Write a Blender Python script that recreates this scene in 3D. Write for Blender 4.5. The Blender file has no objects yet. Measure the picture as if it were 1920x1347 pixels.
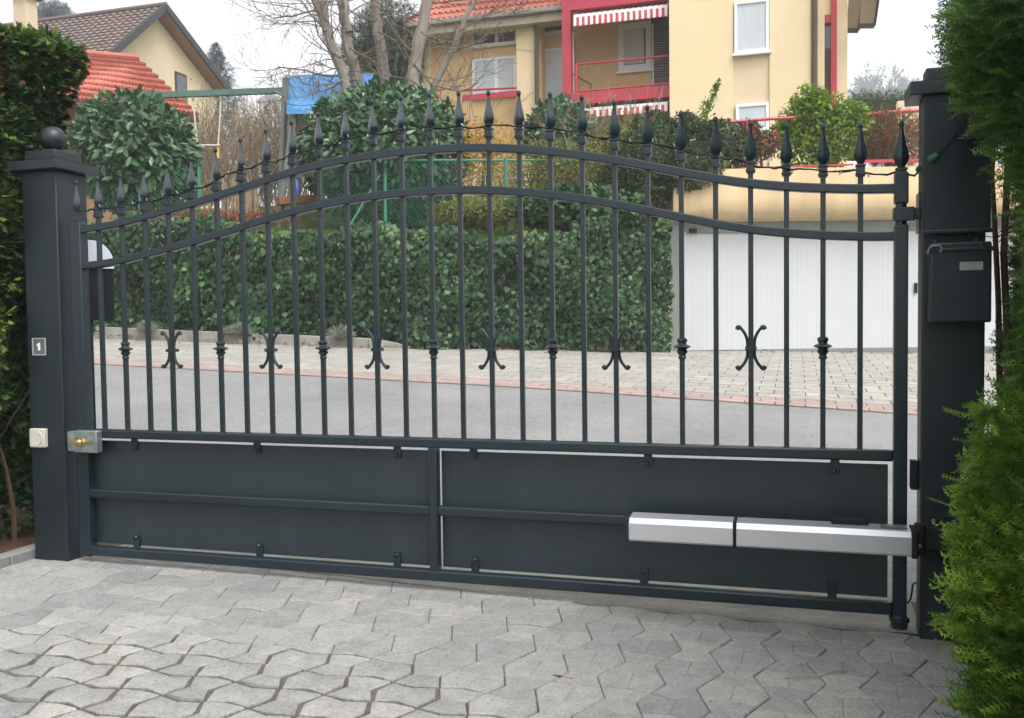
import bpy, bmesh, math, random
import numpy as np
from mathutils import Vector, Matrix
random.seed(7); rng = np.random.default_rng(11)
S = bpy.context.scene; COL = S.collection
rad = math.radians

# ------------------------------------------------------------------ camera
FPX = 1738.28
CAM = Vector((3.40505, -3.76373, 1.14394))
RV = Vector((0.95619687, 0.29241868, -0.01337375))
UV = Vector((3.27041237e-04, 4.46199726e-02, 9.99003980e-01))
FV = Vector((-0.29272417, 0.95524885, -0.04256985))
cd = bpy.data.cameras.new('camera'); cam = bpy.data.objects.new('camera', cd); COL.objects.link(cam)
cd.sensor_width = 36; cd.sensor_fit = 'HORIZONTAL'; cd.lens = 36 * FPX / 1920
cd.clip_start = 0.05; cd.clip_end = 3000
cam.matrix_world = Matrix(((RV.x, UV.x, -FV.x, CAM.x), (RV.y, UV.y, -FV.y, CAM.y), (RV.z, UV.z, -FV.z, CAM.z), (0, 0, 0, 1)))
cd.dof.use_dof = True; cd.dof.focus_distance = 4.3; cd.dof.aperture_fstop = 13.0
S.camera = cam
# ------------------------------------------------------------------ world, sun, exposure
SUN_EL, SUN_AZ = 58, 125           # degrees; azimuth from north (+y) clockwise
w = bpy.data.worlds.new('World'); S.world = w; w.use_nodes = True
nt = w.node_tree; nt.nodes.clear()
sky = nt.nodes.new('ShaderNodeTexSky'); sky.sky_type = 'NISHITA'; sky.sun_disc = False
sky.sun_elevation = rad(SUN_EL); sky.sun_rotation = rad(SUN_AZ); sky.air_density = 1.0; sky.dust_density = 4.0; sky.ozone_density = 1.0
hs = nt.nodes.new('ShaderNodeHueSaturation'); hs.inputs['Saturation'].default_value = 0.10
bgn = nt.nodes.new('ShaderNodeBackground'); bgn.inputs['Strength'].default_value = 0.15
wo = nt.nodes.new('ShaderNodeOutputWorld')
nt.links.new(sky.outputs[0], hs.inputs['Color']); nt.links.new(hs.outputs[0], bgn.inputs['Color']); nt.links.new(bgn.outputs[0], wo.inputs[0])
sl = bpy.data.lights.new('sun', 'SUN'); sl.energy = 0.7; sl.angle = rad(25); sl.color = (1.0, 0.97, 0.93)
so = bpy.data.objects.new('sun', sl); COL.objects.link(so)
sd = Vector((math.sin(rad(SUN_AZ)) * math.cos(rad(SUN_EL)), math.cos(rad(SUN_AZ)) * math.cos(rad(SUN_EL)), math.sin(rad(SUN_EL))))
so.rotation_euler = sd.to_track_quat('Z', 'Y').to_euler(); so.location = (0, -5, 12)
S.view_settings.view_transform = 'Standard'; S.view_settings.look = 'None'
S.view_settings.exposure = 1.26; S.view_settings.gamma = 1.0
S.render.engine = 'CYCLES'; S.cycles.volume_bounces = 2

# ------------------------------------------------------------------ placing helpers (pixel of the 1920 px photograph -> metres)
def ray(px, py): return FV + RV * ((px - 960) / FPX) - UV * ((py - 673.5) / FPX)
def at_y(px, py, yw):
    r = ray(px, py); return CAM + r * ((yw - CAM.y) / r.y)
def at_x(px, py, xw):
    r = ray(px, py); return CAM + r * ((xw - CAM.x) / r.x)
def at_d(px, py, d): return CAM + ray(px, py) * d

# ------------------------------------------------------------------ materials
def mat(name, col, rough=0.6, metal=0.0, var=0.0, scale=8.0, bump=0.0, bscale=60.0, spec=0.5, col2=None, coat=0.0, streak=False, attr=False, speck=0):
    m = bpy.data.materials.new(name); m.use_nodes = True
    n = m.node_tree; b = n.nodes['Principled BSDF']; L = n.links.new
    b.inputs['Roughness'].default_value = rough; b.inputs['Metallic'].default_value = metal
    b.inputs['Specular IOR Level'].default_value = spec; b.inputs['Coat Weight'].default_value = coat
    b.inputs['Base Color'].default_value = (*col, 1)
    tc = n.nodes.new('ShaderNodeTexCoord')
    if var > 0 or col2:
        mp = n.nodes.new('ShaderNodeMapping'); L(tc.outputs['Object'], mp.inputs[0])
        if streak: mp.inputs['Scale'].default_value = (1, 1, 0.12)
        nz = n.nodes.new('ShaderNodeTexNoise'); nz.inputs['Scale'].default_value = scale; nz.inputs['Detail'].default_value = 6; nz.inputs['Roughness'].default_value = .65
        L(mp.outputs[0], nz.inputs['Vector'])
        rp = n.nodes.new('ShaderNodeValToRGB'); rp.color_ramp.elements[0].position = .32; rp.color_ramp.elements[1].position = .68
        c2 = col2 or tuple(min(1, c * (1 + var)) for c in col); c1 = col if col2 else tuple(c * (1 - var) for c in col)
        rp.color_ramp.elements[0].color = (*c1, 1); rp.color_ramp.elements[1].color = (*c2, 1)
        L(nz.outputs[0], rp.inputs[0]); src = rp.outputs[0]
        if speck:
            ns = n.nodes.new('ShaderNodeTexNoise'); ns.inputs['Scale'].default_value = speck; ns.inputs['Detail'].default_value = 3; L(tc.outputs['Object'], ns.inputs['Vector'])
            rs = n.nodes.new('ShaderNodeValToRGB'); rs.color_ramp.elements[0].position = .36; rs.color_ramp.elements[1].position = .66; rs.color_ramp.elements[0].color = (.84, .83, .81, 1); rs.color_ramp.elements[1].color = (1.07, 1.07, 1.06, 1); k_ = rs.color_ramp.elements.new(.47); k_.color = (1, 1, 1, 1)
            ms = n.nodes.new('ShaderNodeMix'); ms.data_type = 'RGBA'; ms.blend_type = 'MULTIPLY'; ms.inputs[0].default_value = 1; L(ns.outputs[0], rs.inputs[0]); L(src, ms.inputs[6]); L(rs.outputs[0], ms.inputs[7]); src = ms.outputs[2]
        if attr:
            at = n.nodes.new('ShaderNodeAttribute'); at.attribute_name = 'tone'
            mm = n.nodes.new('ShaderNodeMix'); mm.data_type = 'RGBA'; mm.blend_type = 'MULTIPLY'; mm.inputs[0].default_value = 1
            cr = n.nodes.new('ShaderNodeValToRGB'); cr.color_ramp.elements[0].color = (.76, .79, .80, 1); cr.color_ramp.elements[1].color = (1.12, 1.10, 1.06, 1)
            e = cr.color_ramp.elements.new(.5); e.color = (.93, .93, .93, 1)
            L(at.outputs['Fac'], cr.inputs[0]); L(src, mm.inputs[6]); L(cr.outputs[0], mm.inputs[7]); src = mm.outputs[2]
        L(src, b.inputs['Base Color'])
        if rough >= .4:
          rm = n.nodes.new('ShaderNodeMapRange'); rm.inputs[3].default_value = rough - .02; rm.inputs[4].default_value = rough + (.03 if rough < .5 else .1); L(nz.outputs[0], rm.inputs[0]); L(rm.outputs[0], b.inputs['Roughness'])
    if bump > 0:
        n2 = n.nodes.new('ShaderNodeTexNoise'); n2.inputs['Scale'].default_value = bscale; n2.inputs['Detail'].default_value = 8
        L(tc.outputs['Object'], n2.inputs['Vector'])
        bp = n.nodes.new('ShaderNodeBump'); bp.inputs['Strength'].default_value = bump; bp.inputs['Distance'].default_value = .01
        L(n2.outputs[0], bp.inputs['Height']); L(bp.outputs[0], b.inputs['Normal'])
    return m
def leafmat(name, c0, c1, c2, rough=.5, spec=.4, trans=.25, odd=None, op=.93):
    m = bpy.data.materials.new(name); m.use_nodes = True
    n = m.node_tree; b = n.nodes['Principled BSDF']; L = n.links.new; out = n.nodes['Material Output']
    at = n.nodes.new('ShaderNodeAttribute'); at.attribute_name = 'tone'
    cr = n.nodes.new('ShaderNodeValToRGB'); e = cr.color_ramp.elements
    e[0].color = (*c0, 1); e[1].color = (*c2, 1); e[1].position = op if odd else 1
    k = e.new(.55); k.color = (*c1, 1)
    if odd: k = e.new(op + .04); k.color = (*odd, 1)
    L(at.outputs['Fac'], cr.inputs[0]); L(cr.outputs[0], b.inputs['Base Color'])
    b.inputs['Roughness'].default_value = rough; b.inputs['Specular IOR Level'].default_value = spec
    t = n.nodes.new('ShaderNodeBsdfTranslucent'); L(cr.outputs[0], t.inputs[0])
    mx = n.nodes.new('ShaderNodeMixShader'); mx.inputs[0].default_value = trans
    L(b.outputs[0], mx.inputs[1]); L(t.outputs[0], mx.inputs[2]); L(mx.outputs[0], out.inputs[0])
    return m
M = {}
M['gate'] = mat('gate paint', (.010, .021, .028), .27, 0, .10, 3, .04, 300, .5)
M['panel'] = mat('panel paint', (.011, .022, .028), .42, 0, .18, 5, .03, 200, .5, col2=(.019, .030, .035), streak=True)
M['post'] = mat('post paint', (.007, .0145, .020), .42, 0, .25, 4, .04, 200, .5)
M['blackp'] = mat('black plastic', (.009, .011, .013), .6, 0, .2, 6, spec=.25)
M['alu'] = mat('aluminium', (.60, .61, .64), .32, .6)
M['silver'] = mat('silver paint', (.62, .67, .74), .3, .15)
M['zinc'] = mat('zinc plated steel', (.30, .36, .35), .36, .75, .25, 18)
M['brass'] = mat('brass', (.62, .38, .12), .3, .9, .1, 20)
M['cream'] = mat('cream plastic', (.50, .50, .42), .45, 0, .06, 10)
M['plate'] = mat('brushed steel plate', (.16, .19, .20), .4, .5, .1, 30)
M['whitep'] = mat('white paint', (.78, .79, .78), .4, 0, .04, 4)
M['green_plastic'] = mat('green plastic', (.01, .06, .04), .3, 0, .1, 10)
M['bulbglass'] = mat('clear bulb', (.22, .24, .23), .12, 0, .02, 10)
M['pave'] = mat('concrete paver', (.282, .281, .272), .85, 0, .13, 15, .8, 70, .3, attr=True, speck=85)
M['joint'] = mat('joint sand', (.115, .102, .082), .95, 0, .3, 14, .6, 160, .2)
M['kerbstone'] = mat('kerb stone', (.20, .205, .20), .85, 0, .2, 12, .5, 90, .3)
M['concrete'] = mat('concrete', (.235, .228, .202), .85, 0, .2, 4, .5, 80, .3, speck=70)
M['soil'] = mat('bark soil', (.045, .022, .013), .95, 0, .5, 22, 1.0, 60, .2, col2=(.09, .05, .032))
M['asphalt'] = mat('asphalt', (.212, .212, .212), .85, 0, .16, .9, .9, 90, .35, speck=26)
M['ground'] = mat('ground', (.10, .11, .06), .95, 0, .3, .3)
M['lawn'] = mat('lawn', (.085, .115, .030), .95, 0, .25, 1.4, 1.0, 40, .2)
M['hill'] = mat('hill', (.06, .075, .04), .95, 0, .35, .05)
M['redstrip'] = mat('red kerb', (.33, .245, .225), .85, 0, .12, 9, .2, 80, attr=True)
M['apron'] = mat('pale pavers', (.31, .295, .268), .85, 0, .16, 3, .3, 50, attr=True, speck=22)
M['plaster'] = mat('yellow plaster', (.72, .50, .27), .85, 0, .04, 1.5, .15, 120, .2)
M['plaster_l'] = mat('pale yellow plaster', (.76, .61, .385), .85, 0, .03, 1.5, .15, 120, .2)
M['plaster_s'] = mat('beige plaster', (.68, .55, .38), .85, 0, .03, 1.5, .15, 120, .2)
M['parapet'] = mat('stained beige plaster', (.62, .47, .28), .85, 0, .12, 3.5, .2, 60, .2, streak=True)
M['ochre'] = mat('ochre plaster', (.58, .47, .32), .85, 0, .05, .8, .1, 50, .2)
M['red'] = mat('crimson paint', (.42, .028, .055), .45, 0, .06, 3)
M['stripe'] = mat('awning cloth', (.8, .76, .74), .8, 0, .02, 3)
M['stripe_r'] = mat('awning red', (.50, .06, .085), .8, 0, .05, 3)
M['frame'] = mat('window frame white', (.78, .79, .80), .4, 0, .02, 4)
M['curtain'] = mat('net curtain', (.52, .56, .58), .6, 0, .08, 3, streak=True)
M['darkglass'] = mat('dark glass', (.06, .06, .075), .08, 0, .15, 3, spec=.8)
M['glass'] = mat('pale glass', (.50, .55, .58), .10, 0, .08, 1.5, spec=.7, streak=True)
M['slat'] = mat('blind slat', (.33, .30, .31), .5, 0, .1, 5)
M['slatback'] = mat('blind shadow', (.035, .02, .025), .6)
M['brownmetal'] = mat('brown metal', (.075, .045, .03), .5, 0, .1, 5)
M['greymetal'] = mat('grey gutter', (.25, .23, .20), .5, .2, .1, 5)
M['wood_beige'] = mat('beige boards', (.44, .37, .27), .7, 0, .08, 3)
M['tile_o'] = mat('orange roof tile', (.40, .12, .08), .75, 0, .12, 2.5, .2, 30, attr=True)
M['tile_o2'] = mat('orange roof tile far', (.44, .15, .105), .75, 0, .12, 2.5, .2, 30, attr=True)
M['tile_b'] = mat('brown roof tile', (.16, .115, .105), .75, 0, .12, 2.5, .2, 30, attr=True)
M['timber'] = mat('brown timber', (.30, .14, .075), .7, 0, .15, 3)
M['timber_d'] = mat('dark timber', (.03, .032, .036), .7, 0, .15, 3)
M['greybark'] = mat('grey bark', (.22, .195, .165), .85, 0, .18, 6, .5, 40, .2)
M['twig'] = mat('twig bark', (.15, .115, .09), .85, 0, .2, 6)
M['strawtwig'] = mat('straw twig', (.25, .18, .115), .85, 0, .25, 6)
M['brownwood'] = mat('brown branch', (.085, .05, .028), .85, 0, .3, 10, .4, 60)
M['garden_green'] = mat('green painted steel', (.03, .16, .10), .5, 0, .1, 5)
M['teal'] = mat('green grey painted timber', (.06, .125, .10), .6, 0, .12, 8)
M['greypost'] = mat('weathered green timber', (.16, .18, .16), .8, 0, .15, 8)
M['woodgrey'] = mat('weathered timber', (.23, .19, .15), .8, 0, .2, 8)
M['tarp'] = mat('blue tarpaulin', (.07, .27, .56), .55, 0, .08, 2.5, .1, 10)
M['rope'] = mat('pale rope', (.50, .46, .40), .8, 0, .1, 30)
M['yellow'] = mat('yellow plastic', (.60, .40, .03), .45)
M['bluep'] = mat('blue plastic', (.03, .08, .45), .45)
M['garage_white'] = mat('white garage door', (.50, .51, .52), .5, 0, .03, 2)
M['greytrim'] = mat('grey trim', (.20, .215, .19), .7, 0, .1, 4)
M['darkroom'] = mat('dark recess', (.02, .02, .02), .9)
L_ = leafmat
M['ivy'] = L_('ivy leaf', (.006, .022, .007), (.030, .088, .028), (.14, .235, .085), .5, .32, .14, odd=(.20, .17, .05))
M['laurel'] = L_('laurel leaf', (.016, .050, .018), (.045, .118, .042), (.13, .23, .11), .34, .5, .12)
M['thuja'] = L_('thuja spray', (.010, .030, .008), (.040, .092, .018), (.17, .26, .04), .55, .3, .3)
M['thuja_dry'] = L_('dry thuja', (.07, .022, .010), (.12, .035, .015), (.16, .08, .03), .7, .2, .2)
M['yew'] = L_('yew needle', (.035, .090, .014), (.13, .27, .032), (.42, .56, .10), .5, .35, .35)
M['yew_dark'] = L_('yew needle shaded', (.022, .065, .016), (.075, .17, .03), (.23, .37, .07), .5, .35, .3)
M['far_ever'] = L_('evergreen', (.022, .045, .030), (.040, .070, .045), (.07, .11, .07), .6, .3, .2)
M['far_thuja'] = L_('clipped hedge', (.022, .042, .012), (.045, .075, .022), (.08, .12, .04), .6, .3, .2)
M['spruce'] = L_('blue spruce', (.07, .105, .115), (.11, .15, .16), (.17, .21, .22), .6, .3, .2)
M['forsythia'] = L_('yellow leaf', (.28, .14, .02), (.50, .29, .04), (.65, .48, .10), .6, .2, .4)
M['olive'] = L_('olive leaf', (.06, .085, .025), (.17, .185, .045), (.38, .32, .09), .6, .2, .35, odd=(.30, .12, .05))
M['darkclimb'] = L_('dark climber', (.015, .035, .014), (.04, .07, .022), (.11, .13, .04), .5, .3, .25)
M['lime'] = L_('bright leaf', (.06, .12, .012), (.16, .27, .025), (.30, .42, .06), .5, .3, .4)
M['redleaf'] = L_('red leaf', (.12, .03, .02), (.24, .05, .035), (.34, .16, .08), .55, .3, .3)
M['redbush'] = L_('bronze bush', (.05, .05, .02), (.15, .105, .05), (.24, .18, .08), .6, .3, .3, odd=(.60, .02, .03), op=.72)
M['rust'] = L_('rust ground cover', (.10, .035, .018), (.19, .06, .03), (.24, .12, .06), .7, .2, .2)
M['lavender'] = L_('grey lavender', (.13, .15, .11), (.24, .26, .21), (.36, .38, .32), .7, .2, .2)
M['litter'] = L_('fallen leaf', (.13, .06, .02), (.27, .15, .06), (.40, .30, .14), .8, .2, .1)
M['grass'] = L_('grass', (.045, .10, .015), (.09, .18, .03), (.18, .24, .06), .7, .2, .3)
M['haze_tree'] = mat('far bare crown', (.085, .09, .105), .9)

# ------------------------------------------------------------------ mesh builder
class MB:
    def __init__(s): s.v = []; s.f = []; s.t = []; s.sm = []
    def add(s, vs, fs, tone=None, smooth=False):
        o = len(s.v); s.v += [tuple(v) for v in vs]; s.f += [tuple(i + o for i in f) for f in fs]
        s.t += [0.5 if tone is None else tone] * len(vs); s.sm += [smooth] * len(fs); return s
    def box(s, x0, x1, y0, y1, z0, z1, tone=None):
        v = [(x, y, z) for z in (z0, z1) for y in (y0, y1) for x in (x0, x1)]
        return s.add(v, [(0, 2, 3, 1), (4, 5, 7, 6), (0, 1, 5, 4), (2, 6, 7, 3), (0, 4, 6, 2), (1, 3, 7, 5)], tone)
    def hexa(s, a, b, c, d, n, tone=None):                # quad a b c d swept by n
        p = [Vector(q) for q in (a, b, c, d)]; n = Vector(n)
        return s.add(p + [q + n for q in p], [(0, 1, 2, 3), (7, 6, 5, 4), (0, 4, 5, 1), (1, 5, 6, 2), (2, 6, 7, 3), (3, 7, 4, 0)], tone)
    def bar(s, a, b, w, h, up=(0, 0, 1), tone=None):      # rectangular beam from a to b
        a, b = Vector(a), Vector(b); t = (b - a).normalized(); sd_ = t.cross(Vector(up))
        if sd_.length < 1e-4: sd_ = t.cross(Vector((1, 0, 0)))
        sd_.normalize(); u = sd_.cross(t)
        q = [(-1, -1), (1, -1), (1, 1), (-1, 1)]
        A = [a + sd_ * (w / 2 * i) + u * (h / 2 * j) for i, j in q]; B = [b + sd_ * (w / 2 * i) + u * (h / 2 * j) for i, j in q]
        return s.add(A + B, [(3, 2, 1, 0), (4, 5, 6, 7), (0, 1, 5, 4), (1, 2, 6, 5), (2, 3, 7, 6), (3, 0, 4, 7)], tone)
    def tube(s, pts, r, n=8, tone=None, caps=True):
        pts = [Vector(p) for p in pts]; m = len(pts)
        rs = r if hasattr(r, '__len__') else [r] * m
        vs = []; prev = None
        for i, p in enumerate(pts):
            t = (pts[min(i + 1, m - 1)] - pts[max(i - 1, 0)]).normalized()
            a = prev - t * prev.dot(t) if prev is not None else (t.cross(Vector((0, 0, 1))) if abs(t.z) < .95 else t.cross(Vector((1, 0, 0))))
            if a.length < 1e-5: a = t.orthogonal()
            a.normalize(); prev = a; b = t.cross(a)
            vs += [p + (a * math.cos(2 * math.pi * k / n) + b * math.sin(2 * math.pi * k / n)) * rs[i] for k in range(n)]
        fs = [(i * n + k, i * n + (k + 1) % n, (i + 1) * n + (k + 1) % n, (i + 1) * n + k) for i in range(m - 1) for k in range(n)]
        s.add(vs, fs, tone, True)
        if caps:
            o = len(s.v) - len(vs); s.f += [tuple(o + k for k in reversed(range(n))), tuple(o + (m - 1) * n + k for k in range(n))]; s.sm += [False, False]
        return s
    def lathe(s, prof, c=(0, 0, 0), n=16, flute=0.0, smooth=True, ax=(0, 0, 1)):   # prof: (radius, height)
        c = Vector(c); az = Vector(ax).normalized(); ux = az.orthogonal().normalized() if abs(az.z) < .9 else Vector((1, 0, 0)); uy = az.cross(ux)
        vs = []
        for r, h in prof:
            for k in range(n):
                q = r * (1 - (flute if k % 2 else 0)); a = 2 * math.pi * k / n
                vs.append(c + az * h + ux * (q * math.cos(a)) + uy * (q * math.sin(a)))
        m = len(prof)
        fs = [(i * n + k, i * n + (k + 1) % n, (i + 1) * n + (k + 1) % n, (i + 1) * n + k) for i in range(m - 1) for k in range(n)]
        s.add(vs, fs, None, smooth)
        o = len(s.v) - len(vs); s.f += [tuple(o + k for k in reversed(range(n))), tuple(o + (m - 1) * n + k for k in range(n))]; s.sm += [False, False]
        return s
    def poly(s, pts, n, tone=None):                        # polygon with thickness vector n
        k = len(pts); p = [Vector(q) for q in pts]; n = Vector(n)
        return s.add(p + [q + n for q in p], [tuple(range(k)), tuple(reversed(range(k, 2 * k)))] + [(i, i + k, (i + 1) % k + k, (i + 1) % k) for i in range(k)], tone)
    def build(s, name, m, parent=None, bevel=0, seg=2, sharp=35, org=None):
        me = bpy.data.meshes.new(name)
        if org is not None: o3 = Vector(org); vv = [tuple(Vector(v) - o3) for v in s.v]
        else: vv = s.v
        me.from_pydata(vv, [], s.f); me.materials.append(m)
        bm = bmesh.new(); bm.from_mesh(me); bmesh.ops.recalc_face_normals(bm, faces=bm.faces); bm.to_mesh(me); bm.free()
        me.polygons.foreach_set('use_smooth', s.sm if len(s.sm) == len(me.polygons) else [False] * len(me.polygons))
        a = me.attributes.new('tone', 'FLOAT', 'POINT'); a.data.foreach_set('value', s.t)
        try: me.set_sharp_from_angle(angle=rad(sharp))
        except Exception: pass
        o = bpy.data.objects.new(name, me); COL.objects.link(o)
        if org is not None: o.location = org
        if parent is not None: o.parent = parent
        if bevel:
            b = o.modifiers.new('bevel', 'BEVEL'); b.width = bevel; b.segments = seg; b.limit_method = 'ANGLE'; b.angle_limit = rad(40)
        return o
def tag(o, label=None, cat=None, group=None, kind=None):
    if label: o['label'] = label
    if cat: o['category'] = cat
    if group: o['group'] = group
    if kind: o['kind'] = kind
    return o
def thing(name, label, cat, loc=(0, 0, 0), group=None):
    o = bpy.data.objects.new(name, None); COL.objects.link(o); o.location = loc; o.empty_display_size = .1
    OFF[o.name] = Vector(loc); return tag(o, label, cat, group)
OFF = {}
def part(mb, name, m, t, **k):                             # mb in world coordinates, child of thing t
    o = mb.build(name, m, t, **k); loc = OFF.get(t.name, Vector((0, 0, 0)))
    o.location = o.location - loc; OFF[o.name] = loc + o.location; return o

# ------------------------------------------------------------------ foliage engine
def make_leaf(kind):
    if kind == 'ivy':
        o = [(0, 0), (.28, -.10), (.50, .10), (.34, .30), (.46, .58), (.20, .60), (0, 1.0), (-.20, .60), (-.46, .58), (-.34, .30), (-.50, .10), (-.28, -.10)]
        v = [(0, .35, .06)] + [(x, y, -.10 * abs(x)) for x, y in o]; f = [(0, i, i % 12 + 1) for i in range(1, 13)]
    elif kind == 'laurel':
        o = [(.0, 0), (.16, .22), (.20, .50), (.12, .82), (0, 1.0), (-.12, .82), (-.20, .50), (-.16, .22)]
        v = [(x, y, .12 * abs(x) * 2 - .10 * y * y) for x, y in o] + [(0, .5, -.03)]; f = [(8, i, (i + 1) % 8) for i in range(8)]
    elif kind == 'leaf':
        v = [(0, 0, 0), (.26, .45, .05), (0, 1, -.06), (-.26, .45, .05)]; f = [(0, 1, 2), (0, 2, 3)]
    elif kind == 'blade':
        v = [(-.06, 0, 0), (.06, 0, 0), (.02, .6, .06), (0, 1, .25)]; f = [(0, 1, 2), (0, 2, 3)]
    elif kind == 'yew':                                     # twig with two combs of needles
        v = [(-.012, 0, 0), (.012, 0, 0), (0, 1, -.06)]; f = [(0, 1, 2)]
        for i in range(13):
            y = .04 + i * .074; l = .16 * (1 - .35 * y) * (.8 + .4 * ((i * 7) % 5) / 5)
            for sgn in (-1, 1):
                k = len(v); z = -.06 * y * y
                v += [(0, y - .034, z), (0, y + .034, z), (sgn * l, y + .05, z + .05 * (-1) ** i)]; f.append((k, k + 1, k + 2))
    elif kind == 'thuja':                                   # flat forked fan
        v = []; f = []
        def br(x, y, a, l, w_):
            k = len(v); dx, dy = math.sin(a), math.cos(a)
            v.extend([(x - dy * w_ / 2, y + dx * w_ / 2, .02), (x + dy * w_ / 2, y - dx * w_ / 2, .0), (x + dx * l + dy * w_ * .4, y + dy * l - dx * w_ * .4, -.05), (x + dx * l * 1.12, y + dy * l * 1.12, -.08)]); f.extend([(k, k + 1, k + 2), (k, k + 2, k + 3)])
        br(0, 0, 0, .9, .09)
        for i in range(7):
            y = .08 + i * .115; sg = 1 if i % 2 else -1; l = .50 * (1 - y * .55)
            br(0, y, sg * .62, l, .085)
            br(sg * l * .35, y + l * .45, sg * .15, l * .45, .07)
            br(-sg * 0.01, y + .04, -sg * .62, l * .85, .08)
    elif kind == 'tuft':
        v = []; f = []
        for i in range(6):
            a = i * 2.4; k = len(v); dx, dy = math.cos(a) * .35, math.sin(a) * .35
            v += [(-.03, 0, 0), (.03, 0, 0), (dx, 1 - .25 * (i % 3), dy)]; f.append((k, k + 1, k + 2))
    return np.array(v, float), np.array(f, int)
TPL = {k: make_leaf(k) for k in ('ivy', 'laurel', 'leaf', 'blade', 'yew', 'thuja', 'tuft')}
def unit(a): return a / np.maximum(np.linalg.norm(a, axis=-1, keepdims=True), 1e-9)
def leaves(name, kind, pos, axis, nrm, size, m, parent=None, tone=None, org=None):
    """one mesh of many leaf faces: y of the template runs along axis, z along nrm"""
    V, Fc = TPL[kind]; pos = np.asarray(pos, float); N = len(pos)
    a = unit(np.asarray(axis, float)); n = np.asarray(nrm, float); n = unit(n - a * (a * n).sum(1, keepdims=True)); x = np.cross(a, n)
    size = np.broadcast_to(size, (N,))
    P = pos[:, None, :] + size[:, None, None] * (V[None, :, 0:1] * x[:, None, :] + V[None, :, 1:2] * a[:, None, :] + V[None, :, 2:3] * n[:, None, :])
    if org is None: org = (0, 0, 0)
    P = (P - np.array(org)).reshape(-1, 3); k = len(V)
    F3 = (Fc[None] + (np.arange(N) * k)[:, None, None]).reshape(-1, 3)
    me = bpy.data.meshes.new(name); me.vertices.add(len(P)); me.vertices.foreach_set('co', P.ravel())
    me.loops.add(F3.size); me.loops.foreach_set('vertex_index', F3.ravel().astype(np.int32))
    me.polygons.add(len(F3)); me.polygons.foreach_set('loop_start', (np.arange(len(F3)) * 3).astype(np.int32))
    try: me.polygons.foreach_set('loop_total', np.full(len(F3), 3, np.int32))
    except Exception: pass
    me.update(calc_edges=True); me.materials.append(m)
    t = rng.random(N) if tone is None else np.clip(tone, 0, 1)
    at = me.attributes.new('tone', 'FLOAT', 'POINT'); at.data.foreach_set('value', np.repeat(t, k).astype(np.float32))
    o = bpy.data.objects.new(name, me); COL.objects.link(o); o.location = org
    if parent is not None: o.parent = parent; o.location = Vector(org) - OFF.get(parent.name, Vector((0, 0, 0)))
    return o
def rdir(n):
    return unit(rng.normal(size=(n, 3)))
def lumps(d, k, amp, seed):
    r = np.random.default_rng(seed); c = unit(r.normal(size=(k, 3))); s = np.zeros(len(d))
    for i in range(k): s += r.uniform(-.6, 1) * np.exp(-((1 - d @ c[i]) / r.uniform(.05, .25)))
    return 1 + amp * s
def crown(name, kind, c, R, n, size, m, parent, seed=1, amp=.16, shell=.55, droop=.2, up=.35, jit=.6, flat=None, tone_shift=0, multi=None):
    """leaves spread through an uneven ellipsoid round c"""
    R = np.array(R, float); d = rdir(n); rr = shell + (1 - shell) * rng.random(n) ** .5
    l = lumps(d, 14, amp, seed); P = d * (rr * l)[:, None] * R
    if multi:
        q = rng.integers(0, len(multi), n); mm = np.array(multi, float)[q]; P = P * mm[:, 3:4] + mm[:, :3] * R
    if flat is not None: P[:, 2] = np.minimum(P[:, 2], R[2] * flat * (1 + .04 * rng.normal(size=n)))
    out = unit(d / R); ax = out * .6 + rdir(n) * jit + np.array([0, 0, -droop]); nr = out + rdir(n) * .55 + np.array([0, 0, up])
    clump = .5 + .25 * np.sin(P @ np.array([7.1, 3.3, 5.7]) / max(R) * 2 + seed) * np.cos(P @ np.array([-3.1, 6.3, 4.7]) / max(R) * 2)
    tone = clump * .6 + rng.random(n) * .5 - .05 + tone_shift
    return leaves(name, kind, P + np.array(c), ax, nr, size * rng.uniform(.5, 1.3, n), m, parent, tone, org=c)
def core(name, c, R, m, parent, seed=1, amp=.16, k=.6):
    bm = bmesh.new(); bmesh.ops.create_icosphere(bm, subdivisions=3, radius=1)
    for v in bm.verts:
        d = np.array(v.co)[None]; s_ = lumps(d, 14, amp, seed)[0] * k; v.co = Vector((v.co.x * R[0] * s_, v.co.y * R[1] * s_, v.co.z * R[2] * s_))
    me = bpy.data.meshes.new(name); bm.to_mesh(me); bm.free(); me.materials.append(m)
    at = me.attributes.new('tone', 'FLOAT', 'POINT'); at.data.foreach_set('value', [.1] * len(me.vertices))
    o = bpy.data.objects.new(name, me); COL.objects.link(o); o.parent = parent; o.location = Vector(c) - OFF.get(parent.name, Vector((0, 0, 0))); return o
def branches(mb, p, d, L, r, depth, spread=.5, up=.12, n=(2, 3), seg=4, sides=5, wob=.18, minr=.002, shrink=.68):
    p = Vector(p); d = Vector(d).normalized(); pts = [p.copy()]; rs = [r]; q = p.copy()
    for i in range(seg):
        d = (d + Vector((random.gauss(0, wob), random.gauss(0, wob), random.gauss(0, wob) + up * .3))).normalized()
        q = q + d * (L / seg); pts.append(q.copy()); rs.append(max(minr, r * (1 - .45 * (i + 1) / seg)))
    mb.tube(pts, rs, sides, caps=False)
    if depth <= 0: return
    for k in range(random.randint(*n)):
        i = random.randint(max(1, seg // 2), seg); b = pts[i]
        nd = (d + Vector((random.gauss(0, spread), random.gauss(0, spread), random.gauss(0, spread) + up))).normalized()
        branches(mb, b, nd, L * random.uniform(shrink - .12, shrink + .12), rs[i] * .62, depth - 1, spread, up, n, max(3, seg - 1), max(3, sides - 1), wob * 1.1, minr, shrink)

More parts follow.
